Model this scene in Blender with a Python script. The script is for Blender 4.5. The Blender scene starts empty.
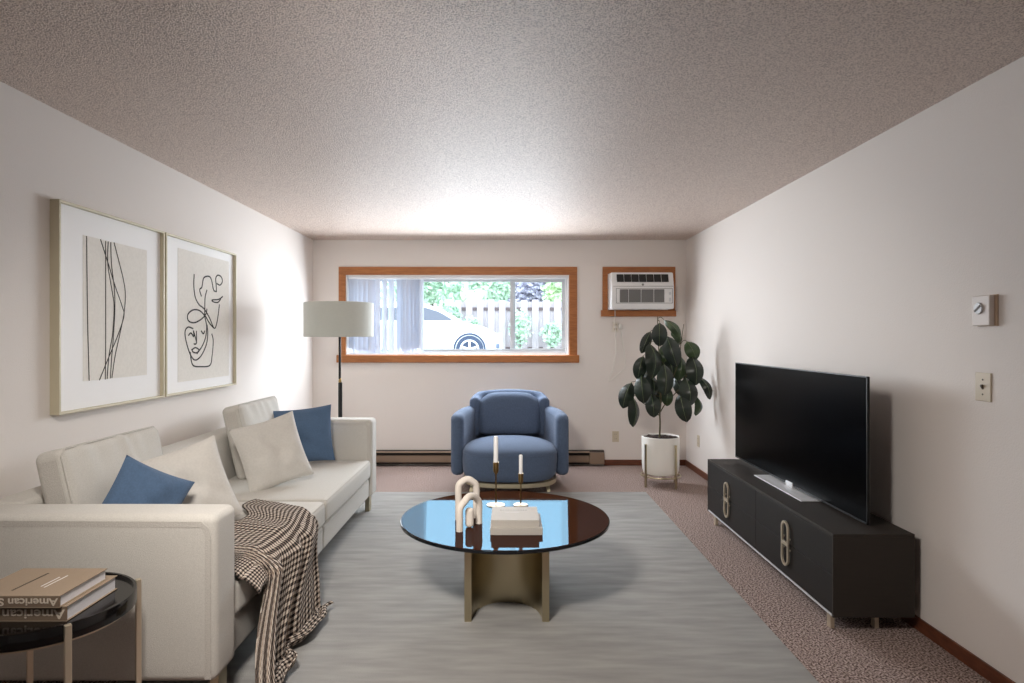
import bpy, bmesh, math, random
from mathutils import Vector, Matrix, noise, Euler
random.seed(7)
R = math.radians
scene = bpy.context.scene
COL = scene.collection

# ------------------------------------------------------------------ camera, light, exposure
F = 630.0; CX = 506.0; CY = 338.0; CAMZ = 1.38
cam = bpy.data.cameras.new('camera'); camo = bpy.data.objects.new('camera', cam); COL.objects.link(camo)
camo.location = (0, 0, CAMZ); camo.rotation_euler = (R(90), 0, 0)
cam.sensor_width = 36; cam.lens = F / 1024 * 36
cam.shift_x = (512 - CX) / 1024; cam.shift_y = -(341.5 - CY) / 1024
cam.clip_start = 0.05; cam.clip_end = 300
scene.camera = camo
vs = scene.view_settings
vs.view_transform = 'Standard'; vs.look = 'None'; vs.gamma = 1; vs.use_curve_mapping = False
vs.exposure = 0.68

SKY_LOW, SKY_HIGH = 1.85, 3.9
world = bpy.data.worlds.new('sky'); scene.world = world; world.use_nodes = True
wt = world.node_tree; wt.nodes.clear()
w_o = wt.nodes.new('ShaderNodeOutputWorld'); w_b = wt.nodes.new('ShaderNodeBackground')
w_t = wt.nodes.new('ShaderNodeTexCoord'); w_s = wt.nodes.new('ShaderNodeSeparateXYZ')
w_m = wt.nodes.new('ShaderNodeMapRange'); w_c = wt.nodes.new('ShaderNodeMapRange'); w_x = wt.nodes.new('ShaderNodeMix')
w_x.data_type = 'RGBA'
wt.links.new(w_t.outputs['Generated'], w_s.inputs[0])
for n, a, b, lo, hi in ((w_m, 0.0, 0.45, SKY_LOW, SKY_HIGH), (w_c, 0.0, 0.5, 0, 1)):
    wt.links.new(w_s.outputs['Z'], n.inputs['Value'])
    n.inputs['From Min'].default_value = a; n.inputs['From Max'].default_value = b
    n.inputs['To Min'].default_value = lo; n.inputs['To Max'].default_value = hi
wt.links.new(w_c.outputs[0], w_x.inputs['Factor'])
w_x.inputs['A'].default_value = (0.95, 0.97, 1.0, 1); w_x.inputs['B'].default_value = (0.70, 0.86, 1.0, 1)
wt.links.new(w_x.outputs['Result'], w_b.inputs['Color']); wt.links.new(w_m.outputs[0], w_b.inputs['Strength'])
wt.links.new(w_b.outputs[0], w_o.inputs[0])

def area(name, loc, target, sx, sy, power, color, portal=False):
    l = bpy.data.lights.new(name, 'AREA'); l.shape = 'RECTANGLE'; l.size = sx; l.size_y = sy
    l.energy = power; l.color = color
    o = bpy.data.objects.new(name, l); COL.objects.link(o); o.location = loc
    d = Vector(target) - Vector(loc)
    o.rotation_euler = d.to_track_quat('-Z', 'Y').to_euler()
    if portal: l.cycles.is_portal = True
    return o
# window opening
WX0, WX1, WZ0, WZ1, WY = -1.735, 0.683, 1.196, 2.063, 6.83
BX = -0.86   # the vanes cover the opening left of this
for nm, a, b, rad in (('window_daylight', BX, WX1-0.015, 34.0), ('window_daylight_through_blind', WX0+0.015, BX, 17.0)):
    area(nm, ((a+b)/2, WY-0.085, (WZ0+WZ1)/2), ((a+b)/2, WY-1.085, (WZ0+WZ1)/2-0.25), b-a, WZ1-WZ0-0.03, rad*(b-a)*(WZ1-WZ0-0.03), (0.88, 0.94, 1.0))
# added fill lamp above the frame, there only to brighten the room
FILL_LAMPS = [(-0.68, 1.2, 25)]
scene.cycles.max_bounces = 10; scene.cycles.diffuse_bounces = 6; scene.cycles.transparent_max_bounces = 16
scene.cycles.sample_clamp_indirect = 8
scene.cycles.use_denoising = True

# ------------------------------------------------------------------ materials
def srgb(r, g, b):
    f = lambda c: (c/255/12.92) if c/255 <= 0.04045 else ((c/255+0.055)/1.055)**2.4
    return (f(r), f(g), f(b), 1)
MATS = {}
def mat(name, color, rough=0.6, metal=0.0, spec=0.5, emit=None, noise_amt=0.0, nscale=30, bump=0.0, bscale=200, stretch=(1, 1, 1),
        color2=None, detail=3, bstretch=None, sheen=0.0, coat=0.0, contrast=(0.35, 0.65)):
    m = bpy.data.materials.new(name); m.use_nodes = True; nt = m.node_tree
    p = nt.nodes['Principled BSDF']
    p.inputs['Base Color'].default_value = color; p.inputs['Roughness'].default_value = rough
    p.inputs['Metallic'].default_value = metal; p.inputs['Specular IOR Level'].default_value = spec
    p.inputs['Sheen Weight'].default_value = sheen; p.inputs['Coat Weight'].default_value = coat
    if emit: p.inputs['Emission Color'].default_value = color; p.inputs['Emission Strength'].default_value = emit
    tc = nt.nodes.new('ShaderNodeTexCoord')
    def tex(scale, st):
        mp = nt.nodes.new('ShaderNodeMapping'); mp.inputs['Scale'].default_value = st
        nt.links.new(tc.outputs['Object'], mp.inputs[0])
        n = nt.nodes.new('ShaderNodeTexNoise'); n.inputs['Scale'].default_value = scale; n.inputs['Detail'].default_value = detail
        nt.links.new(mp.outputs[0], n.inputs['Vector']); return n
    c2 = color2 or (color[0]*(1-noise_amt), color[1]*(1-noise_amt), color[2]*(1-noise_amt), 1)
    if color2 or noise_amt > 0:
        n = tex(nscale, stretch); rp = nt.nodes.new('ShaderNodeValToRGB')
        rp.color_ramp.elements[0].position = contrast[0]; rp.color_ramp.elements[1].position = contrast[1]
        rp.color_ramp.elements[0].color = c2; rp.color_ramp.elements[1].color = color
        nt.links.new(n.outputs['Fac'], rp.inputs[0]); nt.links.new(rp.outputs[0], p.inputs['Base Color'])
    if bump > 0:
        n = tex(bscale, bstretch or (1, 1, 1)); b = nt.nodes.new('ShaderNodeBump')
        b.inputs['Strength'].default_value = 1.0; b.inputs['Distance'].default_value = bump
        nt.links.new(n.outputs['Fac'], b.inputs['Height']); nt.links.new(b.outputs[0], p.inputs['Normal'])
    MATS[name] = m; return m

mat('wall_paint', srgb(232, 226, 221), 0.7, bump=0.0012, bscale=160, spec=0.3)
mat('ceiling_popcorn', srgb(248, 230, 217), 0.48, spec=0.6, bump=0.018, bscale=170, detail=3, color2=srgb(190, 168, 156), nscale=170, contrast=(0.38, 0.54))  # darker specks in the colour stand in for shade between the popcorn bumps
mat('carpet', srgb(206, 186, 178), 0.95, bump=0.012, bscale=140, color2=srgb(84, 64, 58), nscale=115, spec=0.1, detail=5, contrast=(0.40, 0.60))
mat('rug', srgb(164, 163, 160), 0.85, bump=0.003, bscale=300, color2=srgb(143, 142, 140), nscale=7, stretch=(0.45, 2.4, 1), spec=0.1, detail=9, contrast=(0.3, 0.7))
mat('wood_trim', srgb(178, 114, 62), 0.45, color2=srgb(156, 94, 46), nscale=14, stretch=(0.6, 6, 6), detail=5)
mat('dark_wood', srgb(112, 62, 38), 0.45, color2=srgb(88, 46, 28), nscale=12, stretch=(1, 1, 6), detail=5)
mat('vinyl', srgb(240, 240, 242), 0.4)
mat('vinyl_grey', srgb(205, 208, 212), 0.4)
mat('sofa_fabric', srgb(206, 203, 196), 0.9, bump=0.0015, bscale=420, noise_amt=0.10, nscale=220, spec=0.15, sheen=0.15)
mat('sofa_herringbone', srgb(203, 199, 192), 0.9, bump=0.002, bscale=220, noise_amt=0.16, nscale=240, spec=0.15, bstretch=(1, 1, 1))
mat('pillow_white', srgb(210, 207, 201), 0.9, bump=0.0012, bscale=300, noise_amt=0.06, nscale=90, spec=0.15, sheen=0.15)
mat('pillow_blue', srgb(86, 109, 138), 0.85, bump=0.0012, bscale=300, noise_amt=0.12, nscale=120, spec=0.15, sheen=0.1)
mat('chair_blue', srgb(88, 103, 127), 0.9, bump=0.0012, bscale=300, noise_amt=0.2, nscale=160, spec=0.15, stretch=(1, 1, 0.4), sheen=0.1)
mat('champagne', srgb(190, 178, 150), 0.32, metal=1.0)
mat('champagne_soft', srgb(196, 186, 160), 0.42, metal=0.85)
mat('brass', srgb(176, 148, 98), 0.28, metal=1.0)
mat('brass_light', srgb(218, 206, 184), 0.35, metal=0.75)
mat('black_metal', srgb(16, 15, 15), 0.45, spec=0.4)
mat('black_gloss', srgb(14, 12, 12), 0.12, spec=0.6)
mat('tv_screen', srgb(5, 5, 6), 0.2, spec=0.03)
mat('tv_bezel', srgb(10, 10, 11), 0.4)
mat('silver', srgb(215, 216, 218), 0.5, metal=0.3)
mat('stand_black', srgb(54, 49, 45), 0.55, spec=0.22, noise_amt=0.08, nscale=10, stretch=(1, 1, 8))
mat('stand_dark', srgb(32, 29, 27), 0.55, spec=0.22)
mat('table_glass', srgb(62, 36, 24), 0.02, spec=0.9)
mat('table_edge', srgb(14, 20, 24), 0.1, spec=0.6)
mat('ceramic', srgb(226, 218, 208), 0.7, bump=0.0012, bscale=120, spec=0.3)
mat('candle_wax', srgb(238, 238, 238), 0.5)
mat('wick', srgb(20, 18, 18), 0.8)
mat('book_grey', srgb(184, 179, 171), 0.7, noise_amt=0.05, nscale=200)
mat('book_tan', srgb(156, 138, 118), 0.75, noise_amt=0.08, nscale=260)
mat('book_spine', srgb(128, 110, 92), 0.75, noise_amt=0.08, nscale=260)
mat('paper', srgb(232, 232, 236), 0.8, noise_amt=0.12, nscale=60, stretch=(0.3, 0.3, 40))
mat('print_white', srgb(238, 236, 234), 0.8)
mat('print_text', srgb(60, 52, 44), 0.8)
mat('spine_text', srgb(218, 206, 190), 0.7)
mat('mat_board', srgb(246, 246, 246), 0.6)
mat('art_paper', srgb(238, 235, 228), 0.8, noise_amt=0.05, nscale=60)
mat('ink', srgb(34, 32, 32), 0.8)
mat('frame_gold', srgb(198, 190, 166), 0.5, metal=0.15)
mat('lamp_shade', srgb(204, 207, 200), 0.9, noise_amt=0.05, nscale=30, stretch=(1, 1, 14))
mat('pot_white', srgb(238, 236, 230), 0.45)
mat('soil', srgb(58, 42, 36), 0.95, bump=0.02, bscale=50, noise_amt=0.6, nscale=60)
mat('leaf', srgb(30, 44, 32), 0.32, color2=srgb(20, 30, 24), nscale=7, spec=0.5)
mat('leaf_light', srgb(58, 78, 42), 0.35, color2=srgb(36, 54, 34), nscale=9, spec=0.5)
mat('leaf_rib', srgb(112, 128, 92), 0.5)
mat('stem', srgb(96, 88, 62), 0.8, noise_amt=0.3, nscale=40)
mat('ac_white', srgb(232, 232, 232), 0.5)
mat('ac_grille', srgb(120, 119, 118), 0.7)
mat('ac_dark', srgb(30, 28, 28), 0.5)
mat('plate_beige', srgb(206, 194, 172), 0.5)
mat('plate_white', srgb(222, 216, 206), 0.5)
mat('plate_dark', srgb(90, 78, 62), 0.5)
mat('thermo', srgb(222, 214, 208), 0.5)
mat('thermo_side', srgb(196, 172, 148), 0.5)
mat('cord_white', srgb(225, 222, 215), 0.5)
mat('heater', srgb(142, 122, 104), 0.5, spec=0.4)
mat('heater_dark', srgb(48, 36, 30), 0.6)
mat("blind", srgb(244, 245, 248), 0.6)
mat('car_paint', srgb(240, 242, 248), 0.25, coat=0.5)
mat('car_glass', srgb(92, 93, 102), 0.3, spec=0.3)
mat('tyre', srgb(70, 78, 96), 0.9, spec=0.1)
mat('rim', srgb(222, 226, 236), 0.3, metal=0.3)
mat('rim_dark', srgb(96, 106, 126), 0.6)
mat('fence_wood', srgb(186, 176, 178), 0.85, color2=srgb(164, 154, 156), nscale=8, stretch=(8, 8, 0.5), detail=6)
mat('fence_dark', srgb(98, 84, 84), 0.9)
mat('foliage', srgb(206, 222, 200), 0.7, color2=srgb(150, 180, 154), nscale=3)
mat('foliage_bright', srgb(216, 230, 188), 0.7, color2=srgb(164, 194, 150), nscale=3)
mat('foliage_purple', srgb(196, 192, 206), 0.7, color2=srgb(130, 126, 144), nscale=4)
mat('bark', srgb(110, 96, 86), 0.9, noise_amt=0.3, nscale=12)
mat('concrete', srgb(206, 202, 196), 0.9, noise_amt=0.12, nscale=4)
mat('fill_glow', srgb(255, 236, 214), 0.6, emit=0.15)  # faintly glowing cover of the added fill light

def glass_mat():
    m = bpy.data.materials.new('window_glass'); m.use_nodes = True; nt = m.node_tree; nt.nodes.clear()
    o = nt.nodes.new('ShaderNodeOutputMaterial'); t = nt.nodes.new('ShaderNodeBsdfTransparent'); g = nt.nodes.new('ShaderNodeBsdfGlossy')
    fr = nt.nodes.new('ShaderNodeFresnel'); fr.inputs[0].default_value = 1.45; g.inputs['Roughness'].default_value = 0.02
    t.inputs[0].default_value = (0.97, 0.985, 0.99, 1)
    mx = nt.nodes.new('ShaderNodeMixShader')
    ml = nt.nodes.new('ShaderNodeMath'); ml.operation = 'MULTIPLY'; ml.inputs[1].default_value = 0.2; nt.links.new(fr.outputs[0], ml.inputs[0])
    nt.links.new(ml.outputs[0], mx.inputs[0]); nt.links.new(t.outputs[0], mx.inputs[1]); nt.links.new(g.outputs[0], mx.inputs[2])
    nt.links.new(mx.outputs[0], o.inputs[0]); MATS['window_glass'] = m
glass_mat()
def fabric_translucent():   # thin pale vinyl vane that lets some daylight through
    m = MATS['blind']; nt = m.node_tree; p = nt.nodes['Principled BSDF']; o = nt.nodes['Material Output']
    tr = nt.nodes.new('ShaderNodeBsdfTranslucent'); tr.inputs[0].default_value = srgb(216, 224, 238)
    mx = nt.nodes.new('ShaderNodeMixShader'); mx.inputs[0].default_value = 0.4
    nt.links.new(p.outputs[0], mx.inputs[1]); nt.links.new(tr.outputs[0], mx.inputs[2]); nt.links.new(mx.outputs[0], o.inputs[0])
fabric_translucent()
def coated_glass():   # dark brown glass with a bluish reflective coating
    m = MATS['table_glass']; nt = m.node_tree; p = nt.nodes['Principled BSDF']; o = nt.nodes['Material Output']
    p.inputs['Specular IOR Level'].default_value = 0.0
    g = nt.nodes.new('ShaderNodeBsdfGlossy'); g.inputs['Color'].default_value = (0.34, 0.66, 0.88, 1); g.inputs['Roughness'].default_value = 0.015
    mx = nt.nodes.new('ShaderNodeMixShader'); mx.inputs[0].default_value = 0.046
    nt.links.new(p.outputs[0], mx.inputs[1]); nt.links.new(g.outputs[0], mx.inputs[2]); nt.links.new(mx.outputs[0], o.inputs[0])
coated_glass()
def gingham():
    m = bpy.data.materials.new('throw_check'); m.use_nodes = True; nt = m.node_tree; p = nt.nodes['Principled BSDF']
    uv = nt.nodes.new('ShaderNodeUVMap'); sp = nt.nodes.new('ShaderNodeSeparateXYZ'); nt.links.new(uv.outputs[0], sp.inputs[0])
    def stripe(out, per, duty, off=0.0):
        a = nt.nodes.new('ShaderNodeMath'); a.operation = 'MULTIPLY_ADD'; a.inputs[1].default_value = 1/per; a.inputs[2].default_value = off
        f = nt.nodes.new('ShaderNodeMath'); f.operation = 'FRACT'; c = nt.nodes.new('ShaderNodeMath'); c.operation = 'LESS_THAN'; c.inputs[1].default_value = duty
        nt.links.new(out, a.inputs[0]); nt.links.new(a.outputs[0], f.inputs[0]); nt.links.new(f.outputs[0], c.inputs[0]); return c.outputs[0]
    s1 = stripe(sp.outputs[0], 0.024, 0.5); s2 = stripe(sp.outputs[1], 0.024, 0.5)
    th = stripe(sp.outputs[0], 0.024, 0.18, 0.42)
    m1 = nt.nodes.new('ShaderNodeMix'); m1.data_type = 'RGBA'; m1.inputs['A'].default_value = srgb(204, 194, 182); m1.inputs['B'].default_value = srgb(112, 100, 92)
    nt.links.new(s1, m1.inputs['Factor'])
    m2 = nt.nodes.new('ShaderNodeMix'); m2.data_type = 'RGBA'; nt.links.new(s2, m2.inputs['Factor'])
    m3 = nt.nodes.new('ShaderNodeMix'); m3.data_type = 'RGBA'; m3.inputs['A'].default_value = srgb(96, 86, 80); m3.inputs['B'].default_value = srgb(24, 22, 22)
    nt.links.new(s1, m3.inputs['Factor'])
    nt.links.new(m1.outputs['Result'], m2.inputs['A']); nt.links.new(m3.outputs['Result'], m2.inputs['B'])
    m4 = nt.nodes.new('ShaderNodeMix'); m4.data_type = 'RGBA'; m4.inputs['B'].default_value = srgb(168, 146, 126)
    sc = nt.nodes.new('ShaderNodeMath'); sc.operation = 'MULTIPLY'; sc.inputs[1].default_value = 0.5
    nt.links.new(th, sc.inputs[0]); nt.links.new(sc.outputs[0], m4.inputs['Factor'])
    nt.links.new(m2.outputs['Result'], m4.inputs['A']); nt.links.new(m4.outputs['Result'], p.inputs['Base Color'])
    p.inputs['Roughness'].default_value = 0.95; p.inputs['Specular IOR Level'].default_value = 0.1
    MATS['throw_check'] = m
gingham()

# ------------------------------------------------------------------ builders
def wloc(o):
    v = Vector((0, 0, 0))
    while o is not None:
        v += Vector(o.location); o = o.parent
    return v
def mk(name, bm, m, parent=None, smooth=True, local=False, origin=None):
    bmesh.ops.recalc_face_normals(bm, faces=bm.faces)
    me = bpy.data.meshes.new(name); o = bpy.data.objects.new(name, me); COL.objects.link(o)
    if parent is not None:
        o.parent = parent
        if not local: bmesh.ops.translate(bm, verts=bm.verts, vec=-wloc(parent))
    elif origin is not None:
        o.location = origin
        if not local: bmesh.ops.translate(bm, verts=bm.verts, vec=-Vector(origin))
    if smooth:
        for f in bm.faces: f.smooth = True
        for e in bm.edges:
            if len(e.link_faces) == 2 and e.calc_face_angle(0) > R(38): e.smooth = False
    bm.to_mesh(me); bm.free()
    for x in (m if isinstance(m, (list, tuple)) else [m]): me.materials.append(MATS[x])
    return o
def thing(name, label, cat, loc=(0, 0, 0), group=None, rot=None):
    o = bpy.data.objects.new(name, None); COL.objects.link(o); o.location = loc; o.empty_display_size = 0.1
    if rot: o.rotation_euler = rot
    o['label'] = label; o['category'] = cat
    if group: o['group'] = group
    return o
def tag(o, label, cat, group=None, kind=None):
    o['label'] = label; o['category'] = cat
    if group: o['group'] = group
    if kind: o['kind'] = kind
    return o
def struct(o): o['kind'] = 'structure'; return o
def NB(): return bmesh.new()

def box(bm, x0, x1, y0, y1, z0, z1, bev=0.0, seg=2):
    r = bmesh.ops.create_cube(bm, size=1.0); vs_ = r['verts']
    for v in vs_: v.co = Vector(((x0+x1)/2 + v.co.x*(x1-x0), (y0+y1)/2 + v.co.y*(y1-y0), (z0+z1)/2 + v.co.z*(z1-z0)))
    if bev > 0:
        es = list({e for v in vs_ for e in v.link_edges})
        bmesh.ops.bevel(bm, geom=es, offset=bev, segments=seg, affect='EDGES', profile=0.5)
    return bm
def prism(bm, pts, z0, z1, axis='z', mi=0):
    """closed outline extruded along an axis"""
    def P(a, b, c): return {'z': (a, b, c), 'y': (a, c, b), 'x': (c, a, b)}[axis]
    lo = [bm.verts.new(P(a, b, z0)) for a, b in pts]; hi = [bm.verts.new(P(a, b, z1)) for a, b in pts]
    n = len(pts)
    fs = [bm.faces.new(lo[::-1]), bm.faces.new(hi)] + [bm.faces.new((lo[i], lo[(i+1) % n], hi[(i+1) % n], hi[i])) for i in range(n)]
    for f in fs: f.material_index = mi
    return fs
def lathe(bm, prof, c=(0, 0, 0), seg=40, axis='z'):
    """prof: list of (r, z); r = 0 ends close"""
    rings = []
    def P(r, a, z):
        if axis == 'z': return (c[0]+r*math.cos(a), c[1]+r*math.sin(a), c[2]+z)
        if axis == 'x': return (c[0]+z, c[1]+r*math.cos(a), c[2]+r*math.sin(a))
        return (c[0]+r*math.cos(a), c[1]+z, c[2]+r*math.sin(a))
    for r, z in prof:
        if r < 1e-6: rings.append([bm.verts.new(P(0, 0, z))])
        else: rings.append([bm.verts.new(P(r, 2*math.pi*i/seg, z)) for i in range(seg)])
    for A, B in zip(rings, rings[1:]):
        for i in range(seg):
            j = (i+1) % seg
            if len(A) == 1 and len(B) == 1: continue
            if len(A) == 1: bm.faces.new((A[0], B[i], B[j]))
            elif len(B) == 1: bm.faces.new((A[i], B[0], A[j]))
            else: bm.faces.new((A[i], B[i], B[j], A[j]))
    return bm
def sweep(bm, pts, sections, closed=False, up=Vector((0, 0, 1)), caps=True):
    """sections: function i -> list of (a, b) offsets in the frame normal to the path"""
    pts = [Vector(p) for p in pts]; n = len(pts); rings = []; prev = None
    for i, p in enumerate(pts):
        a = pts[(i-1) % n] if (closed or i > 0) else p; b = pts[(i+1) % n] if (closed or i < n-1) else p
        t = (b-a).normalized()
        if prev is None:
            u = up if abs(t.dot(up)) < 0.95 else Vector((1, 0, 0))
            s = t.cross(u).normalized()
        else:
            s = (prev - t*prev.dot(t)).normalized()
        prev = s; w = s.cross(t)
        rings.append([bm.verts.new(p + s*x + w*y) for x, y in sections(i)])
    m = len(rings[0]); rng = range(n) if closed else range(n-1)
    for i in rng:
        A, B = rings[i], rings[(i+1) % n]
        for k in range(m):
            l = (k+1) % m
            bm.faces.new((A[k], A[l], B[l], B[k]))
    if caps and not closed:
        bm.faces.new(rings[0][::-1]); bm.faces.new(rings[-1])
    return bm
def tube(bm, pts, r, seg=10, closed=False, taper=None):
    n = len(pts)
    def sec(i):
        rr = r if taper is None else r + (taper-r)*i/max(1, n-1)
        return [(rr*math.cos(2*math.pi*k/seg), rr*math.sin(2*math.pi*k/seg)) for k in range(seg)]
    return sweep(bm, pts, sec, closed)
def catmull(pts, k=8, closed=False):
    pts = [Vector(p) for p in pts]; n = len(pts); out = []
    for i in range(n if closed else n-1):
        g = lambda j: pts[j % n] if closed else pts[max(0, min(n-1, j))]
        p0, p1, p2, p3 = g(i-1), g(i), g(i+1), g(i+2)
        for s in range(k):
            t = s/k
            out.append(0.5*((2*p1) + (p2-p0)*t + (2*p0-5*p1+4*p2-p3)*t*t + (3*p1-p0-3*p2+p3)*t**3))
    if not closed: out.append(pts[-1])
    return out
def softbox(bm, c, size, r, puff=(0, 0, 0), n=10, m=4, wr=0.0, seed=0):
    """rounded, slightly stuffed box"""
    hx = [s/2 for s in size]; r = min(r, min(hx)*0.98)
    def axis(h):
        e = [(h-r) + r*math.tan(math.pi/4*k/m) for k in range(1, m+1)]
        mid = [-(h-r) + 2*(h-r)*k/n for k in range(n+1)]
        return [-x for x in e[::-1]] + mid + e
    A = [axis(h) for h in hx]; new = []
    for ax in range(3):
        b, d = [(1, 2), (2, 0), (0, 1)][ax]
        for sgn in (-1, 1):
            g = []
            for x in A[b]:
                row = []
                for y in A[d]:
                    v = [0, 0, 0]; v[ax] = sgn*hx[ax]; v[b] = x; v[d] = y
                    row.append(Vector(v))
                g.append(row)
            V = []
            for row in g:
                vr = []
                for p in row:
                    inn = Vector([max(-(hx[i]-r), min(hx[i]-r, p[i])) for i in range(3)])
                    dd = p - inn
                    q = inn + (dd.normalized()*r if dd.length > 1e-9 else dd)
                    nq = [q[i]/hx[i] for i in range(3)]
                    for i in range(3):
                        o1, o2 = nq[(i+1) % 3], nq[(i+2) % 3]
                        q[i] += puff[i]*nq[i]*max(0, 1-o1*o1)*max(0, 1-o2*o2)
                    if wr:
                        w = noise.noise(Vector((q.x*7+seed, q.y*7, q.z*7)))*wr
                        q += Vector(nq).normalized()*w
                    vr.append(bm.verts.new(q + Vector(c)))
                V.append(vr)
            for i in range(len(V)-1):
                for j in range(len(V[0])-1):
                    bm.faces.new((V[i][j], V[i+1][j], V[i+1][j+1], V[i][j+1])); 
            new += [v for vr in V for v in vr]
    bmesh.ops.remove_doubles(bm, verts=new, dist=1e-5)
    return bm
def grid_surface(bm, nu, nv, fn, uvfn=None):
    V = [[bm.verts.new(fn(i/nu, j/nv)) for j in range(nv+1)] for i in range(nu+1)]
    uvl = bm.loops.layers.uv.verify()
    for i in range(nu):
        for j in range(nv):
            f = bm.faces.new((V[i][j], V[i+1][j], V[i+1][j+1], V[i][j+1]))
            if uvfn:
                for l, (a, b) in zip(f.loops, ((i, j), (i+1, j), (i+1, j+1), (i, j+1))): l[uvl].uv = uvfn(a/nu, b/nv)
    return V
def at(px, py, Y): return Vector(((px-CX)*Y/F, Y, CAMZ-(py-CY)*Y/F))

# ------------------------------------------------------------------ the room
XL, XR, YB, YF, H = -2.093, 1.952, 6.83, -4.6, 2.443
T = 0.2
bm = box(NB(), XL-T, XR+T, YF-T, YB+T, -0.12, 0); struct(mk('floor', bm, 'carpet', smooth=False))
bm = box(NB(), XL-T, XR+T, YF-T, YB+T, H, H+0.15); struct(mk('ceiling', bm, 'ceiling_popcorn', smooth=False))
bm = box(NB(), XL-T, XL, YF-T, YB+T, 0, H); struct(mk('wall_left', bm, 'wall_paint', smooth=False))
bm = box(NB(), XR, XR+T, YF-T, YB+T, 0, H); struct(mk('wall_right', bm, 'wall_paint', smooth=False))
bm = box(NB(), XL, XR, YF-T, YF, 0, H); struct(mk('wall_front', bm, 'wall_paint', smooth=False))
bm = NB()
box(bm, XL, WX0, YB, YB+T, 0, H); box(bm, WX1, XR, YB, YB+T, 0, H)
box(bm, WX0, WX1, YB, YB+T, 0, WZ0); box(bm, WX0, WX1, YB, YB+T, WZ1, H)
struct(mk('wall_back', bm, 'wall_paint', smooth=False))
BH, BT = 0.062, 0.012
struct(mk('baseboard_right', box(NB(), XR-BT, XR, YF, YB, 0, BH, 0.003), 'dark_wood', smooth=False))
struct(mk('baseboard_left', box(NB(), XL, XL+BT, YF, YB, 0, BH, 0.003), 'dark_wood', smooth=False))
struct(mk('baseboard_back', box(NB(), 1.062, XR-BT, YB-BT, YB, 0, BH, 0.003), 'dark_wood', smooth=False))

# window
win = bpy.data.objects.new('window_1', None); COL.objects.link(win); win.location = ((WX0+WX1)/2, YB, WZ0); struct(win)
OX0, OX1, OZ0, OZ1 = -1.811, 0.770, 1.120, 2.150
bm = NB(); c0, c1 = YB-0.018, YB
box(bm, OX0, OX1, c0, c1, WZ1, OZ1, 0.003); box(bm, OX0, WX0, c0, c1, WZ0, WZ1, 0.003); box(bm, WX1, OX1, c0, c1, WZ0, WZ1, 0.003)
struct(mk('window_casing', bm, 'wood_trim', win, smooth=False))
struct(mk('window_sill', box(NB(), OX0-0.02, OX1+0.02, YB-0.035, YB, OZ0-0.006, WZ0, 0.005), 'wood_trim', win, smooth=False))
bm = NB(); j = 0.014
box(bm, WX0, WX1, YB-0.004, YB+T, WZ1-j, WZ1); box(bm, WX0, WX1, YB-0.004, YB+T, WZ0, WZ0+j)
box(bm, WX0, WX0+j, YB-0.004, YB+T, WZ0+j, WZ1-j); box(bm, WX1-j, WX1, YB-0.004, YB+T, WZ0+j, WZ1-j)
struct(mk('window_jamb', bm, 'vinyl', win, smooth=False))
def frame_ring(bm, x0, x1, z0, z1, w, y0, y1, bev=0.004):
    box(bm, x0, x1, y0, y1, z1-w, z1, bev); box(bm, x0, x1, y0, y1, z0, z0+w, bev)
    box(bm, x0, x0+w, y0, y1, z0+w, z1-w, bev); box(bm, x1-w, x1, y0, y1, z0+w, z1-w, bev)
ix0, ix1, iz0, iz1 = WX0+j, WX1-j, WZ0+j, WZ1-j
bm = NB(); frame_ring(bm, ix0, ix1, iz0, iz1, 0.022, YB+0.10, YB+0.17); struct(mk('window_frame', bm, 'vinyl', win, smooth=False))
MX = 0.075
bm = NB(); frame_ring(bm, MX-0.03, ix1-0.02, iz0+0.02, iz1-0.02, 0.036, YB+0.105, YB+0.128); s1 = struct(mk('window_sash', bm, 'vinyl_grey', win, smooth=False))
bm = NB(); frame_ring(bm, ix0+0.02, MX+0.03, iz0+0.02, iz1-0.02, 0.028, YB+0.135, YB+0.158); s2 = struct(mk('window_sash', bm, 'vinyl_grey', win, smooth=False))
struct(mk('window_pane', box(NB(), MX+0.004, ix1-0.054, YB+0.114, YB+0.118, iz0+0.054, iz1-0.054), 'window_glass', s1, smooth=False))
struct(mk('window_pane', box(NB(), ix0+0.046, MX+0.004, YB+0.144, YB+0.148, iz0+0.046, iz1-0.046), 'window_glass', s2, smooth=False))

# vertical blind, vanes gathered to the left
bl = thing('vertical_blind', 'pale blue white vertical blind gathered at the left end of the window', 'window blind', ((WX0+WX1)/2, YB+0.04, iz1))
mk('headrail', box(NB(), ix0+0.003, ix1-0.003, YB+0.02, YB+0.065, iz1-0.026, iz1-0.001, 0.004), 'vinyl', bl, smooth=False)
bm = NB(); zt, zb = iz1-0.03, iz0+0.008
vx = [0.02, 0.055, 0.095, 0.14, 0.19, 0.245, 0.31, 0.385, 0.46, 0.55, 0.585, 0.62, 0.66, 0.70, 0.735, 0.765, 0.79]
for k, dx in enumerate(vx):
    xc = ix0 + 0.01 + dx; a = R([70, 62, 66, 40, 45, 30, -36, -40, -36, 50, 64, 50, 40, 56, 60, 70, 66][k]); w = 0.089
    pts = []
    for q in range(7):
        t = (q/6-0.5)*w; bow = 0.006*(1-(2*q/6-1)**2)
        pts.append((xc + t*math.cos(a) + bow*math.sin(a), YB+0.045 + t*math.sin(a) - bow*math.cos(a)))
    pts2 = [(x + 0.0008*math.sin(a), y - 0.0008*math.cos(a)) for x, y in pts]
    prism(bm, pts + pts2[::-1], zb, zt)
mk('vanes', bm, 'blind', bl, smooth=False)

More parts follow.
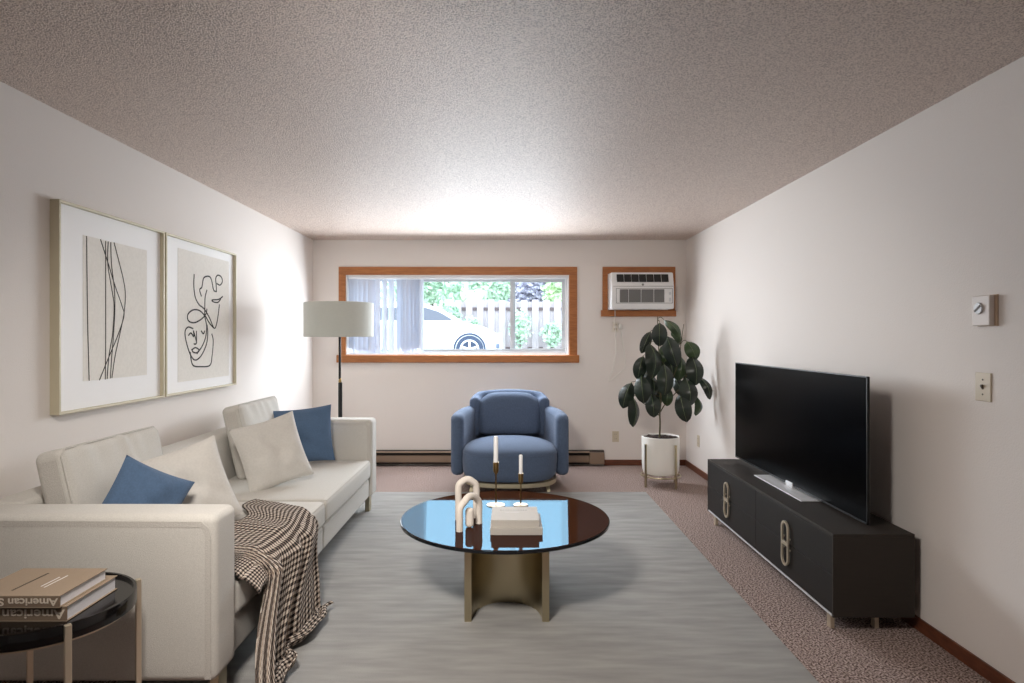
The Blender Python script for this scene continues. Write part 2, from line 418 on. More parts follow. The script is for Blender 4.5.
# ------------------------------------------------------------------ air conditioner
t1 = bpy.data.objects.new('trim_1', None)
bm = NB(); ax0, ax1, az0, az1 = 1.045, 1.832, 1.68, 2.15
box(bm, ax0, ax1, YB-0.02, YB, 2.075, az1, 0.003); box(bm, ax0, 1.10, YB-0.02, YB, az0, 2.075, 0.003); box(bm, 1.755, ax1, YB-0.02, YB, az0, 2.075, 0.003)
box(bm, ax0-0.018, ax1+0.006, YB-0.032, YB, 1.612, 1.68, 0.004)
struct(mk('trim_1', bm, 'wood_trim', smooth=False))
ac = thing('air_conditioner', 'white through-wall air conditioner in a wood frame right of the window', 'air conditioner', (1.427, YB, 1.685))
AX0, AX1, AY = 1.103, 1.752, 6.575
bm = NB(); prism(bm, [(YB-0.001, 1.684), (AY, 1.684), (AY-0.005, 1.70), (AY-0.005, 1.92), (AY+0.035, 2.068), (YB-0.001, 2.072)], AX0, AX1, 'x')
bmesh.ops.bevel(bm, geom=list(bm.edges), offset=0.006, segments=2, affect='EDGES')
mk('casing', bm, 'ac_white', ac)
bm = NB()   # dark outlet slot, slanted with the front
for k in range(7):
    x0 = 1.158 + k*0.078; prism(bm, [(AY+0.002, 1.968), (AY-0.008+0.004, 1.965), (AY+0.028-0.006, 2.046), (AY+0.034, 2.05)], x0, x0+0.072, 'x')
vent = mk('outlet_vent', bm, 'ac_dark', ac, smooth=False)
bm = NB()
for k in range(4):
    x0 = [1.186, 1.282, 1.412, 1.545][k]; x1 = [1.275, 1.405, 1.538, 1.650][k]
    box(bm, x0, x1, AY-0.009, AY-0.004, 1.752, 1.888)
    for q in range(9): box(bm, x0, x1, AY-0.012, AY-0.009, 1.757+q*0.0148, 1.761+q*0.0148)
mk('intake_grille', bm, 'ac_grille', ac, smooth=False)
bm = NB(); frame_ring(bm, 1.148, 1.737, 1.742, 1.898, 0.004, AY-0.008, AY-0.004, 0.0); box(bm, 1.12, 1.745, AY-0.0065, AY-0.004, 1.918, 1.922)
mk('front_seam', bm, 'ac_grille', ac, smooth=False)
mk('badge', lathe(NB(), [(0, -0.004), (0.011, -0.004), (0.012, 0)], (1.428, AY-0.004, 1.937), 20, 'y'), 'ac_grille', ac)
mk('control_button', box(NB(), 1.70, 1.722, AY-0.009, AY-0.005, 1.83, 1.86, 0.002), 'vinyl_grey', ac, smooth=False)
bm = box(NB(), 1.70, 1.722, AY-0.009, AY-0.005, 1.76, 1.80, 0.002)
mk('control_button', bm, 'vinyl_grey', ac, smooth=False)
Yc = YB-0.02
cordpts = [at(615, 307, 6.70), at(615, 318, 6.78), at(615, 326, Yc-0.015), at(615.5, 331, Yc-0.02), at(616, 350, Yc), at(613, 368, Yc), at(609, 381, Yc), at(616, 376, Yc), at(623.5, 369, Yc), at(625.5, 360, Yc), at(623, 345, Yc), at(621, 331, Yc)]
mk('power_cord', tube(NB(), catmull(cordpts, 7), 0.0045, 6), 'cord_white', ac)

# outlets, switch, thermostat
def outlet(loc, label, axis='y', plug=False):
    pm = 'plate_white' if plug else 'plate_beige'
    t = thing('wall_outlet', label, 'outlet', loc)
    def lb(bm, a0, a1, d0, d1, z0, z1, bev=0.0):   # a along wall, d out of wall
        if axis == 'y': box(bm, loc[0]+a0, loc[0]+a1, loc[1]-d1, loc[1]-d0, loc[2]+z0, loc[2]+z1, bev)
        else: box(bm, loc[0]-d1, loc[0]-d0, loc[1]+a0, loc[1]+a1, loc[2]+z0, loc[2]+z1, bev)
        return bm
    mk('cover_plate', lb(NB(), -0.036, 0.036, 0, 0.006, -0.058, 0.058, 0.002), pm, t, smooth=False)
    for zc in (-0.024, 0.024):
        s = mk('socket', lb(NB(), -0.017, 0.017, 0.006, 0.008, zc-0.014, zc+0.014, 0.0015), 'plate_beige', t, smooth=False)
        b = NB(); lb(b, -0.009, -0.006, 0.008, 0.0085, zc-0.003, zc+0.007); lb(b, 0.006, 0.009, 0.008, 0.0085, zc-0.003, zc+0.007)
        mk('slot', b, 'plate_dark', s, smooth=False)
    return t
outlet(tuple(at(615.5, 436.5, YB)), 'beige duplex outlet on the back wall above the heater end')
outlet(tuple(at(615.2, 327, YB)), 'beige outlet just below the air conditioner frame', plug=True)
mk('plug', box(NB(), at(618, 0, YB).x, at(621.5, 0, YB).x, YB-0.05, YB-0.0086, at(0, 329, YB).z, at(0, 324, YB).z, 0.004), 'cord_white', ac)
outlet((XR, 1.952*F/(698.6-CX), at(0, 441, 1.952*F/(698.6-CX)).z), 'beige outlet low on the right wall near the potted plant', 'x')

sw = thing('light_switch', 'beige toggle light switch plate low on the right wall under the thermostat', 'light switch', (XR, 2.572, 1.18))
mk('cover_plate', box(NB(), XR-0.006, XR, 2.53, 2.614, 1.122, 1.238, 0.002), 'plate_beige', sw, smooth=False)
bm = NB(); prism(bm, [(XR-0.006, 1.170), (XR-0.015, 1.184), (XR-0.014, 1.190), (XR-0.006, 1.190)], 2.568, 2.576, 'y')
mk('toggle', bm, 'plate_dark', sw, smooth=False)
for zz in (1.150, 1.210): mk('screw', lathe(NB(), [(0, -0.0075), (0.004, -0.007), (0.004, -0.006)], (XR, 2.572, zz), 10, 'x'), 'plate_dark', sw)
th = thing('thermostat', 'off white square thermostat with round dial high on the right wall', 'thermostat', (XR, 2.56, 1.49))
mk('case', box(NB(), XR-0.028, XR-0.006, 2.508, 2.602, 1.43, 1.552, 0.004), 'thermo', th, smooth=False)
mk('backplate', box(NB(), XR-0.006, XR, 2.495, 2.602, 1.428, 1.554, 0.002), 'thermo_side', th, smooth=False)
dl = mk('dial', lathe(NB(), [(0.022, -0.028), (0.024, -0.032), (0.021, -0.035), (0.0, -0.035)], (XR, 2.562, 1.500), 24, 'x'), 'vinyl_grey', th)
bm = box(NB(), -0.0025, 0.0, -0.020, 0.020, -0.004, 0.004, 0.001); bmesh.ops.rotate(bm, verts=bm.verts, cent=(0, 0, 0), matrix=Matrix.Rotation(R(-35), 3, 'X'))
bmesh.ops.translate(bm, verts=bm.verts, vec=(XR-0.035, 2.562, 1.500)); mk('pointer', bm, 'ac_grille', dl, smooth=False)

# baseboard heater
hx0, hx1 = XL+0.02, 1.058
ht = thing('baseboard_heater', 'long low brown electric baseboard heater along the back wall', 'heater', ((hx0+hx1)/2, YB, 0))
bm = NB(); prism(bm, [(YB-0.001, 0.018), (YB-0.045, 0.018), (YB-0.045, 0.03), (YB-0.012, 0.045), (YB-0.012, 0.125), (YB-0.052, 0.150), (YB-0.050, 0.160), (YB-0.001, 0.168)], hx0, hx1, 'x')
mk('back_housing', bm, 'heater_dark', ht, smooth=False)
bm = NB(); prism(bm, [(YB-0.058, 0.042), (YB-0.064, 0.046), (YB-0.064, 0.112), (YB-0.056, 0.116), (YB-0.056, 0.112), (YB-0.060, 0.108), (YB-0.060, 0.046)], hx0, hx1-0.16, 'x')
mk('front_panel', bm, 'heater', ht, smooth=False)
bm = NB(); prism(bm, [(YB-0.0505, 0.151), (YB-0.066, 0.146), (YB-0.062, 0.158), (YB-0.050, 0.1605)], hx0, hx1-0.16, 'x')
mk('top_lip', bm, 'heater', ht, smooth=False)
mk('end_box', box(NB(), hx1-0.158, hx1, YB-0.067, YB-0.012, 0.024, 0.150, 0.004), 'heater', ht, smooth=False)
mk('fins', box(NB(), hx0+0.02, hx1-0.17, YB-0.05, YB-0.0125, 0.055, 0.095), 'heater_dark', ht, smooth=False)

# added fill light out of frame, shaped as a flush ceiling fixture
for lx, ly, pw in FILL_LAMPS:
    cl = thing('added_fill_light', 'added fill light above the frame, shaped as a round white flush fixture', 'fill light', (lx, ly, H))
    mk('base', lathe(NB(), [(0, 0), (0.2, 0), (0.2, -0.03), (0, -0.03)], (lx, ly, H), 32), 'vinyl', cl)
    mk('fill_diffuser', lathe(NB(), [(0.19, -0.03), (0.17, -0.07), (0.1, -0.095), (0, -0.10)], (lx, ly, H), 32), 'fill_glow', cl)
    l = bpy.data.lights.new('added_fill_lamp', 'AREA'); l.shape = 'DISK'; l.size = 0.5; l.energy = pw; l.color = (1.0, 0.93, 0.86)
    lo = bpy.data.objects.new('added_fill_lamp', l); COL.objects.link(lo); lo.parent = cl; lo.location = (0, 0, -0.14); lo.rotation_euler = (R(50), 0, R(-10)); l.spread = R(110)

# ------------------------------------------------------------------ rug
bm = box(NB(), -1.55, 1.246, 2.34, 5.61, 0.0, 0.010, 0.003)
tag(mk('rug', bm, 'rug', origin=(-0.15, 3.97, 0), smooth=False), 'large flat grey area rug under the coffee table and sofa front', 'rug')

# ------------------------------------------------------------------ sofa
SX0, SX1, SY0, SY1 = -2.05, -1.046, 2.27, 5.10
sofa = thing('sofa', 'long off white three seat sofa against the left wall under the pictures', 'sofa', (-1.55, 3.685, 0))
ARM = 0.18
mk('armrest', softbox(NB(), ((SX0+SX1)/2, SY0+ARM/2, 0.4375), (SX1-SX0, ARM, 0.605), 0.03, (0, 0.006, 0.004), 12), 'sofa_fabric', sofa)
mk('armrest', softbox(NB(), ((SX0+SX1)/2, SY1-ARM/2, 0.4375), (SX1-SX0, ARM, 0.605), 0.03, (0, 0.006, 0.004), 12), 'sofa_fabric', sofa)
# stitched herringbone seams at the edge of the arms
for yy in (SY0-0.0005, SY1-ARM-0.0005):
    bm = NB(); zt = 0.722
    path = [(SX1-0.028, yy, 0.15), (SX1-0.028, yy, 0.66), (SX1-0.034, yy, 0.690), (SX1-0.052, yy, 0.708), (SX0+0.03, yy, 0.712)]
    sweep(bm, path, lambda i: [(-0.011, -0.0015), (0.011, -0.0015), (0.011, 0.0015), (-0.011, 0.0015)], up=Vector((0, 1, 0)))
    mk('seam', bm, 'sofa_herringbone', sofa, smooth=False)
ya, yb = SY0+ARM+0.002, SY1-ARM-0.002; ym = (ya+yb)/2
mk('back_panel', softbox(NB(), (SX0+0.085, (ya+yb)/2, 0.4375), (0.17, yb-ya, 0.60), 0.03, (0.004, 0, 0.003), 12), 'sofa_fabric', sofa)
for a, b in ((ya, ym-0.003), (ym+0.003, yb)):
    mk('base_rail', softbox(NB(), ((SX0+0.17+SX1-0.018)/2, (a+b)/2, 0.21), (SX1-0.02-SX0-0.175, b-a, 0.145), 0.018, n=4), 'sofa_fabric', sofa)
    cu = mk('seat_cushion', softbox(NB(), ((-1.885+SX1-0.004)/2, (a+b)/2, 0.358), (1.885-1.05-0.004+0.0, b-a-0.006, 0.146), 0.032, (0.006, 0.003, 0.014), 12, wr=0.003, seed=a), 'sofa_fabric', sofa)
    bm = NB(); tube(bm, [(-1.86, a+0.012, 0.4245), (SX1-0.03, a+0.012, 0.4245), (SX1-0.012, a+0.03, 0.4205), (SX1-0.012, b-0.03, 0.4205), (SX1-0.03, b-0.012, 0.4245), (-1.86, b-0.012, 0.4245)], 0.0035, 6)
    mk('piping', bm, 'sofa_herringbone', cu)
def back_cushion(yc, seed):
    # local: x depth, y length, z height
    W, Hh, D = 0.70, 0.50, 0.13
    bm = softbox(NB(), (0, 0, 0), (D, W, Hh), 0.035, (0.035, 0.0, 0.0), 40, wr=0.0)
    for v in bm.verts:
        q = v.co
        if q.x > 0:   # pull creases along the top front edge
            e = max(0, q.z/(Hh/2))
            q.x += (0.013*math.sin(q.y*44+seed+1.5*math.sin(q.y*9))*(0.35+0.65*noise.noise(Vector((q.y*6, seed, 0)))))*e**1.3 + noise.noise(Vector((q.y*9, q.z*5, seed)))*0.008
    M = Matrix.Translation((-1.785, yc, 0.680)) @ Matrix.Rotation(R(-13), 4, 'Y')
    bmesh.ops.transform(bm, matrix=M, verts=bm.verts)
    o = mk('back_cushion', bm, 'sofa_fabric', sofa)
    b = NB(); x = D/2+0.001
    for sx in (x-0.012,):
        pts = [(sx, -W/2+0.004, -Hh/2+0.03), (sx, -W/2+0.004, Hh/2-0.03), (sx, -W/2+0.03, Hh/2-0.004), (sx, W/2-0.03, Hh/2-0.004), (sx, W/2-0.004, Hh/2-0.03), (sx, W/2-0.004, -Hh/2+0.03)]
        tube(b, pts, 0.004, 6)
    box(b, -D/2+0.03, D/2-0.03, -W/2-0.0015, -W/2+0.004, -Hh/2+0.04, Hh/2-0.04)
    bmesh.ops.transform(b, matrix=M, verts=b.verts)
    mk('piping', b, 'sofa_herringbone', o)
back_cushion(2.87, 0.0); back_cushion(4.54, 2.0)
for x, y, z in ((SX1-0.05, SY1-0.09, 0.010), (SX1-0.05, SY0+0.13, 0.010), (SX0+0.05, SY1-0.09, 0.0), (SX0+0.05, SY0+0.09, 0.0)):
    mk('leg', box(NB(), x-0.018, x+0.018, y-0.035, y+0.035, z, 0.1365, 0.003), 'champagne_soft', sofa, smooth=False)

# ------------------------------------------------------------------ throw pillows
def pillow(name_label, loc, rot, w, h, t, m, seed):
    bm = NB(); n = 26
    def side(sg):
        def fn(u, v):
            a, b = u*2-1, v*2-1
            edge = (1-abs(a)**2.6)*(1-abs(b)**2.6)
            th = t/2*max(0, edge)**0.55
            pin = 1-0.07*(1-abs(b)**2) * abs(a)**3; pib = 1-0.07*(1-abs(a)**2)*abs(b)**3
            x = a*w/2*pin; z = b*h/2*pib
            wr = noise.noise(Vector((x*9+seed, z*9, sg*2.0+seed)))*0.030*max(0, edge)
            cr = math.sin((a*b)*9+seed)*0.016*max(0, edge)*abs(a*b)
            fold = -0.012*math.exp(-((a*0.6+b*0.8-0.15*math.sin(seed))**2)/0.02)*max(0, edge)
            return (x, sg*(th+wr+cr+fold), z)
        return fn
    for sg in (-1, 1): grid_surface(bm, n, n, side(sg))
    bmesh.ops.remove_doubles(bm, verts=bm.verts, dist=1e-4)
    o = mk('throw_pillow', bm, m, None, local=True, origin=loc); o.rotation_euler = rot
    tag(o, name_label, 'pillow', None); return o
pillow('off white throw pillow leaning on the far back cushion of the sofa', (-1.49, 4.02, 0.650), Euler((R(-18), R(-12), R(42))), 0.42, 0.44, 0.15, 'pillow_white', 1.3)
pillow('blue throw pillow at the far end of the sofa behind a white pillow', (-1.52, 4.68, 0.655), Euler((R(-14), R(-5), R(12))), 0.46, 0.42, 0.13, 'pillow_blue', 4.1)
pillow('off white throw pillow beside the blue one at the near end of the sofa', (-1.53, 3.0, 0.652), Euler((R(-20), R(-13), R(46))), 0.43, 0.42, 0.15, 'pillow_white', 7.7)
pillow('blue throw pillow tilted on its corner behind the near sofa arm', (-1.56, 2.70, 0.66), Euler((R(-14), R(30), R(38))), 0.31, 0.34, 0.13, 'pillow_blue', 2.2)

# ------------------------------------------------------------------ throw blanket
def sstep(a, b, x):
    t = max(0, min(1, (x-a)/(b-a))); return t*t*(3-2*t)
def blanket():
    bm = NB(); NU, NV = 84, 130
    topL, dropL, floorL = 0.36, 0.44, 0.30
    def fn(u, v):
        tot = topL + dropL + floorL
        hang = topL + 0.055 + (dropL-0.055+floorL*(0.55+0.45*math.sin(u*3.0)))*sstep(0.16, 0.30, u)
        d = v*hang
        y0 = 2.462 + u*0.89 + 0.20*u*max(0, 1-d/topL)
        frontx = -1.036
        # gather of the cloth as it falls
        g = sstep(topL, topL+dropL, d)
        yb_ = 2.02 + u*1.02 + 0.10*sstep(0.75, 1.0, u)
        y = y0*(1-g) + yb_*g
        fold = math.sin(u*24+0.8)*0.5 + math.sin(u*41+2.2)*0.25
        crease = noise.noise(Vector((u*5, d*5, 1.7)))
        if d < topL:      # lying on the seat
            s = topL - d
            back = (0.05*math.sin(u*7)+0.05*math.sin(u*15+1))*(s/topL)
            x = frontx - s - back*0.8
            edge = sstep(0.0, 0.06, s)
            z = 0.4685 + 0.012*max(0, fold)*edge*0.9 + 0.010*max(0, crease) - 0.020*(1-edge) 
            z -= 0.012*(1-sstep(0, 0.02, s))
            if u < 0.04: z -= 0.004
            return (x, y, z)
        e = d - topL
        if e < dropL:
            k = min(1, e/0.05)
            x = frontx + 0.018*math.sin(k*math.pi/2) + 0.008 + (0.026+0.03*e/dropL)*(1+fold)*k*0.9
            x += 0.10*(e/dropL)**2*(0.5+0.5*math.sin(u*6+0.5)) + 0.012*crease*k
            z = 0.4365 - e*(0.4365-0.022)/dropL
            return (x, y + 0.012*math.sin(e*18+u*9)*k, z)
        f = e - dropL
        x = frontx + 0.026 + (0.056)*(1+fold)*0.9 + 0.10*(0.5+0.5*math.sin(u*6+0.5)) + 0.012*crease + f*0.22*(0.3+u)
        y += -0.30*f*(1-u) + 0.10*f*u
        z = 0.022 + 0.050*abs(math.sin(f*20+u*8))*min(1, f/0.05)*(1-0.4*u) + 0.01*(1+fold)
        return (x, y, z)
    grid_surface(bm, NU, NV, fn, lambda u, v: (u*0.98, v*(topL+0.055+(dropL-0.055+floorL)*1.0)))
    # short yarn fringe along the right hand edge and the end
    o = mk('throw_blanket', bm, 'throw_check', None, origin=(-1.05, 2.85, 0.45))
    md = o.modifiers.new('thick', 'SOLIDIFY'); md.thickness = 0.006; md.offset = 1
    tag(o, 'black and cream checked throw blanket draped over the sofa seat to the floor', 'blanket')
blanket()

# ------------------------------------------------------------------ armchair
ACX = 0.035
arm = thing('armchair', 'round blue upholstered armchair against the back wall under the window', 'armchair', (ACX, 5.98, 0))
def superell(cx, cy, rx, ryf, ryb, n, N=64):
    out = []
    for k in range(N):
        a = 2*math.pi*k/N; c, s = math.cos(a), math.sin(a)
        ry = ryb if s > 0 else ryf
        out.append((cx + rx*math.copysign(abs(c)**(2/n), c), cy + ry*math.copysign(abs(s)**(2/n), s)))
    return out
def puck(bm, cx, cy, rx, ryf, ryb, n, prof):
    """prof: list of (scale, z)"""
    base = superell(0, 0, 1, 1, 1, n)
    rings = []
    for sc, z in prof:
        ring = []
        for k in range(len(base)):
            x, y = base[k]; ry = ryb if y > 0 else ryf
            ring.append(bm.verts.new((cx + x*(rx - (1-sc)), cy + y*(ry - (1-sc)), z)) if sc > 0.5 else None)
        rings.append(ring)
    for A, B in zip(rings, rings[1:]):
        for k in range(len(A)):
            l = (k+1) % len(A); bm.faces.new((A[k], A[l], B[l], B[k]))
    return rings
bm = NB()
prof = [(0.86, 0.128), (0.93, 0.122), (0.97, 0.13), (0.99, 0.155), (1.0, 0.20), (1.004, 0.28), (1.0, 0.345), (0.992, 0.372), (0.975, 0.390), (0.94, 0.410), (0.88, 0.432), (0.80, 0.452), (0.70, 0.466), (0.62, 0.473)]
rg = puck(bm, ACX, 5.82, 0.43, 0.40, 0.40, 2.7, prof)
bm.faces.new(rg[0][::-1])
cv = bm.verts.new((ACX, 5.82, 0.477))
for k in range(64): bm.faces.new((rg[-1][k], rg[-1][(k+1) % 64], cv))
seat = mk('seat', bm, 'chair_blue', arm)
bm = NB(); sp = [(x, y, 0.352) for x, y in superell(ACX, 5.82, 0.431, 0.401, 0.401, 2.7)]
tube(bm, sp, 0.004, 6, closed=True); mk('piping', bm, 'chair_blue', seat)
def shell(bm, path, zlo, ztops, th, endround=3, flare=0.0):
    n = len(path)
    rings = []
    for i, (x, y) in enumerate(path):
        a = path[max(0, i-1)]; b = path[min(n-1, i+1)]
        t = Vector((b[0]-a[0], b[1]-a[1])).normalized(); nm = Vector((t.y, -t.x))
        e = min(i, n-1-i)
        f = 1.0 if e >= endround else math.sqrt(max(0.0, 1-(1-(e+0.35)/(endround+0.35))**2))
        zt = ztops[i]; zb = zlo
        hh = th/2*f; ins = (1-f)*th*0.5
        ring = []; rr = min(th/2*f, 0.05)
        K = 5
        for (cx_, cz_, a0) in ((hh-rr, zb+ins+rr, -90), (hh-rr, zt-ins-rr, 0), (-hh+rr, zt-ins-rr, 90), (-hh+rr, zb+ins+rr, 180)):
            for k in range(K):
                an = R(a0 + 90*k/(K-1))
                ox = cx_ + rr*math.cos(an); oz = cz_ + rr*math.sin(an)
                fl = flare*(oz-zb)
                ring.append(bm.verts.new((x + nm.x*(ox), y + nm.y*(ox) , oz)))
        rings.append(ring)
    m = len(rings[0])
    for A, B in zip(rings, rings[1:]):
        for k in range(m):
            l = (k+1) % m; bm.faces.new((A[k], A[l], B[l], B[k]))
    bm.faces.new(rings[0][::-1]); bm.faces.new(rings[-1])
ctrl = [(-0.475, 5.70), (-0.478, 5.76), (-0.472, 5.86), (-0.452, 5.98), (-0.420, 6.12), (-0.385, 6.26), (-0.33, 6.37), (-0.25, 6.44), (-0.13, 6.475), (0, 6.48)]
full = ctrl + [(-x, y) for x, y in ctrl[::-1][1:]]
pp = catmull([(x+ACX, y, 0) for x, y in full], 5)
path = [(p.x, p.y) for p in pp]
tops = [0.685 + 0.02*sstep(5.72, 6.05, y) for x, y in path]
bm = NB(); shell(bm, path, 0.125, tops, 0.125, 7)
mk('arm_shell', bm, 'chair_blue', arm)
ctrl = [(-0.338, 6.20), (-0.340, 6.26), (-0.322, 6.34), (-0.27, 6.395), (-0.14, 6.425), (0, 6.43)]
full = ctrl + [(-x, y) for x, y in ctrl[::-1][1:]]
pp = catmull([(x+ACX, y, 0) for x, y in full], 6); path = [(p.x, p.y) for p in pp]
tops = [0.858 - 0.028*(abs(x-ACX)/0.36)**2 - 0.035*max(0, (abs(x-ACX)-0.29)/0.05)**2 for x, y in path]
bm = NB(); shell(bm, path, 0.40, tops, 0.11, 5); mk('backrest', bm, 'chair_blue', arm)
# back cushion, arched top
bm = NB()
def bc(sg):
    def fn(u, v):
        a, b = u*2-1, v*2-1
        w = 0.305*(1-0.10*max(0, b)**3)
        # rounded outline
        s = max(abs(a), abs(b)); 
        xx, zz = a, b
        if s > 0:
            ex = 5 if b > 0 else 9; nrm = (abs(a)**ex+abs(b)**ex)**(1/ex); xx, zz = a*s/nrm, b*s/nrm
        x = ACX + xx*w; z = 0.630 + zz*0.200 + (0.014*(1-a*a) if b > 0 else 0)*b
        t = 0.075*(1-s**5)**0.45 if s < 1 else 0
        y = 6.225 + sg*t + (z-0.6)*0.22
        return (x, y, z)
    return fn
for sg in (-1, 1): grid_surface(bm, 24, 20, bc(sg))
bmesh.ops.remove_doubles(bm, verts=bm.verts, dist=1e-4); mk('back_cushion', bm, 'chair_blue', arm)
bm = NB(); ring = [(x, y, 0.098) for x, y in superell(ACX, 5.84, 0.415, 0.385, 0.42, 2.7)]
sweep(bm, ring, lambda i: [(-0.012, -0.018), (0.012, -0.018), (0.012, 0.018), (-0.012, 0.018)], closed=True)
mk('base_ring', bm, 'champagne_soft', arm, smooth=False)
for sx, yy in ((-1, 5.66), (1, 5.66), (-1, 6.14), (1, 6.14)):
    bm = NB(); x = ACX + sx*0.33
    sweep(bm, [(x+sx*0.02, yy-0.01, 0.0), (x+sx*0.008, yy, 0.05), (x, yy, 0.114)], lambda i: [(-0.014-0.008*i/2, -0.012), (0.014+0.008*i/2, -0.012), (0.014+0.008*i/2, 0.012), (-0.014-0.008*i/2, 0.012)], up=Vector((0, 1, 0)))
    mk('leg', bm, 'champagne_soft', arm, smooth=False)

# ------------------------------------------------------------------ floor lamp
LX, LY = -1.472, 5.55
fl = thing('floor_lamp', 'floor lamp with wide white drum shade on a black pole behind the sofa', 'lamp', (LX, LY, 0))
mk('lamp_shade', lathe(NB(), [(0.293, 1.392), (0.296, 1.390), (0.299, 1.392), (0.299, 1.686), (0.296, 1.689), (0.293, 1.686), (0.293, 1.392)], (LX, LY, 0), 64), 'lamp_shade', fl)
bm = NB()
for a in (0, 120, 240): tube(bm, [(LX, LY, 1.62), (LX+0.293*math.cos(R(a+20)), LY+0.293*math.sin(R(a+20)), 1.66)], 0.003, 6)
mk('shade_spider', bm, 'black_metal', fl)
mk('bulb', lathe(NB(), [(0.012, 1.46), (0.016, 1.49), (0.03, 1.52), (0.034, 1.55), (0.025, 1.58), (0, 1.59)], (LX, LY, 0), 20), 'vinyl', fl)
mk('base', lathe(NB(), [(0, 0), (0.15, 0), (0.152, 0.008), (0.148, 0.022), (0.02, 0.026), (0, 0.026)], (LX, LY, 0), 40), 'black_metal', fl)
mk('pole', lathe(NB(), [(0.018, 0.02), (0.018, 0.985), (0.014, 0.99), (0, 0.99)], (LX+0.012, LY, 0), 16), 'black_metal', fl)
mk('pole_joint', lathe(NB(), [(0.010, 0.985), (0.014, 0.995), (0.010, 1.025), (0.007, 1.03)], (LX+0.010, LY, 0), 16), 'brass', fl)
mk('upper_pole', lathe(NB(), [(0.011, 1.02), (0.011, 1.46), (0, 1.465)], (LX+0.008, LY, 0), 14), 'black_metal', fl)

# ------------------------------------------------------------------ framed pictures
def picture(label, y0, y1, z0, z1, paper, lines, rad):
    xf = -2.048
    t = thing('framed_picture', label, 'picture', (XL, (y0+y1)/2, z0))
    bm = NB(); w = 0.012
    for a, b, c, d in ((y0, y1, z1-w, z1), (y0, y1, z0, z0+w), (y0, y0+w, z0+w, z1-w), (y1-w, y1, z0+w, z1-w)): box(bm, XL, xf, a, b, c, d, 0.0015)
    mk('frame', bm, 'frame_gold', t, smooth=False)
    mb = mk('mat_board', box(NB(), XL+0.012, XL+0.022, y0+w, y1-w, z0+w, z1-w), 'mat_board', t, smooth=False)
    a = mk('artwork', box(NB(), XL+0.022, XL+0.0235, paper[0], paper[1], paper[2], paper[3]), 'art_paper', t, smooth=False)
    bm = NB()
    for ln in lines:
        pts = catmull([(XL+0.0245, y, z) for y, z in ln], 8)
        r0 = rad
        sweep(bm, pts, lambda i: [(-r0, -0.0008), (r0, -0.0008), (r0, 0.0008), (-r0, 0.0008)] , up=Vector((1, 0, 0)))
    mk('line_drawing', bm, 'ink', a, smooth=False)
XP = -(XL+0.0235)
def pz(zx, zy):     # crop pixel -> (Y, z) on the picture plane
    px, py = 40+zx*0.366, 180+zy*0.366
    Y = XP*F/(CX-px); return (Y, CAMZ-(py-CY)*Y/F)
L1 = [[(127, 153), (128, 250), (130, 400), (134, 548)],
      [(165, 162), (185, 225), (205, 290), (224, 345), (229, 372), (212, 425), (185, 490), (162, 547)],
      [(179, 167), (179, 300), (179, 440), (178, 545)],
      [(186, 168), (185, 230), (196, 300), (202, 345), (198, 420), (188, 480), (183, 544)],
      [(193, 170), (195, 230), (203, 300), (204, 360), (200, 430), (195, 490), (192, 542)],
      [(202, 171), (216, 225), (228, 275), (233, 315), (229, 365), (218, 420), (205, 480), (196, 541)]]
p0 = pz(118, 150); p1 = pz(292, 185); p2 = pz(118, 550); 
picture('large framed abstract print of thin vertical lines, left of the pair on the wall', 2.889, 3.782, 1.025, 2.018, (p0[0], p1[0], p2[1], p0[1]), [[pz(*q) for q in l] for l in L1], 0.0022)
L2 = [[(421, 257), (420, 290), (424, 320), (434, 340), (448, 352), (462, 375), (476, 405), (484, 385), (490, 340)],
      [(441, 318), (436, 300), (442, 292), (447, 268), (460, 263), (468, 272), (474, 300), (482, 305)],
      [(482, 306), (481, 285), (480, 268), (486, 260), (495, 265), (498, 277), (492, 287), (483, 283)],
      [(499, 318), (488, 326), (470, 328), (474, 333), (486, 334), (494, 324)],
      [(456, 300), (451, 320), (450, 350), (450, 372), (455, 400), (452, 430), (442, 455), (428, 475)],
      [(451, 372), (436, 357), (418, 355), (404, 367), (405, 384), (420, 390), (438, 382), (452, 368), (456, 352)],
      [(452, 372), (462, 390), (474, 404)],
      [(418, 406), (404, 402), (396, 415), (400, 445), (411, 478), (424, 492), (440, 480), (454, 450), (458, 420), (456, 395)],
      [(405, 425), (412, 418), (420, 428), (419, 412), (428, 445)],
      [(427, 412), (427, 445), (420, 448)],
      [(440, 412), (446, 420), (450, 412)],
      [(415, 464), (424, 458), (434, 464), (428, 472), (418, 470), (414, 462)],
      [(410, 470), (417, 505), (440, 510), (464, 506), (470, 480), (473, 440), (469, 420)]]
q0 = pz(377, 185); q1 = pz(516, 210); q2 = pz(377, 553)
picture('smaller looking framed line drawing of two abstract faces, right of the pair', 3.80, 4.79, 1.025, 2.018, (q0[0], q1[0], q2[1], q0[1]), [[pz(*q) for q in l] for l in L2], 0.0045)

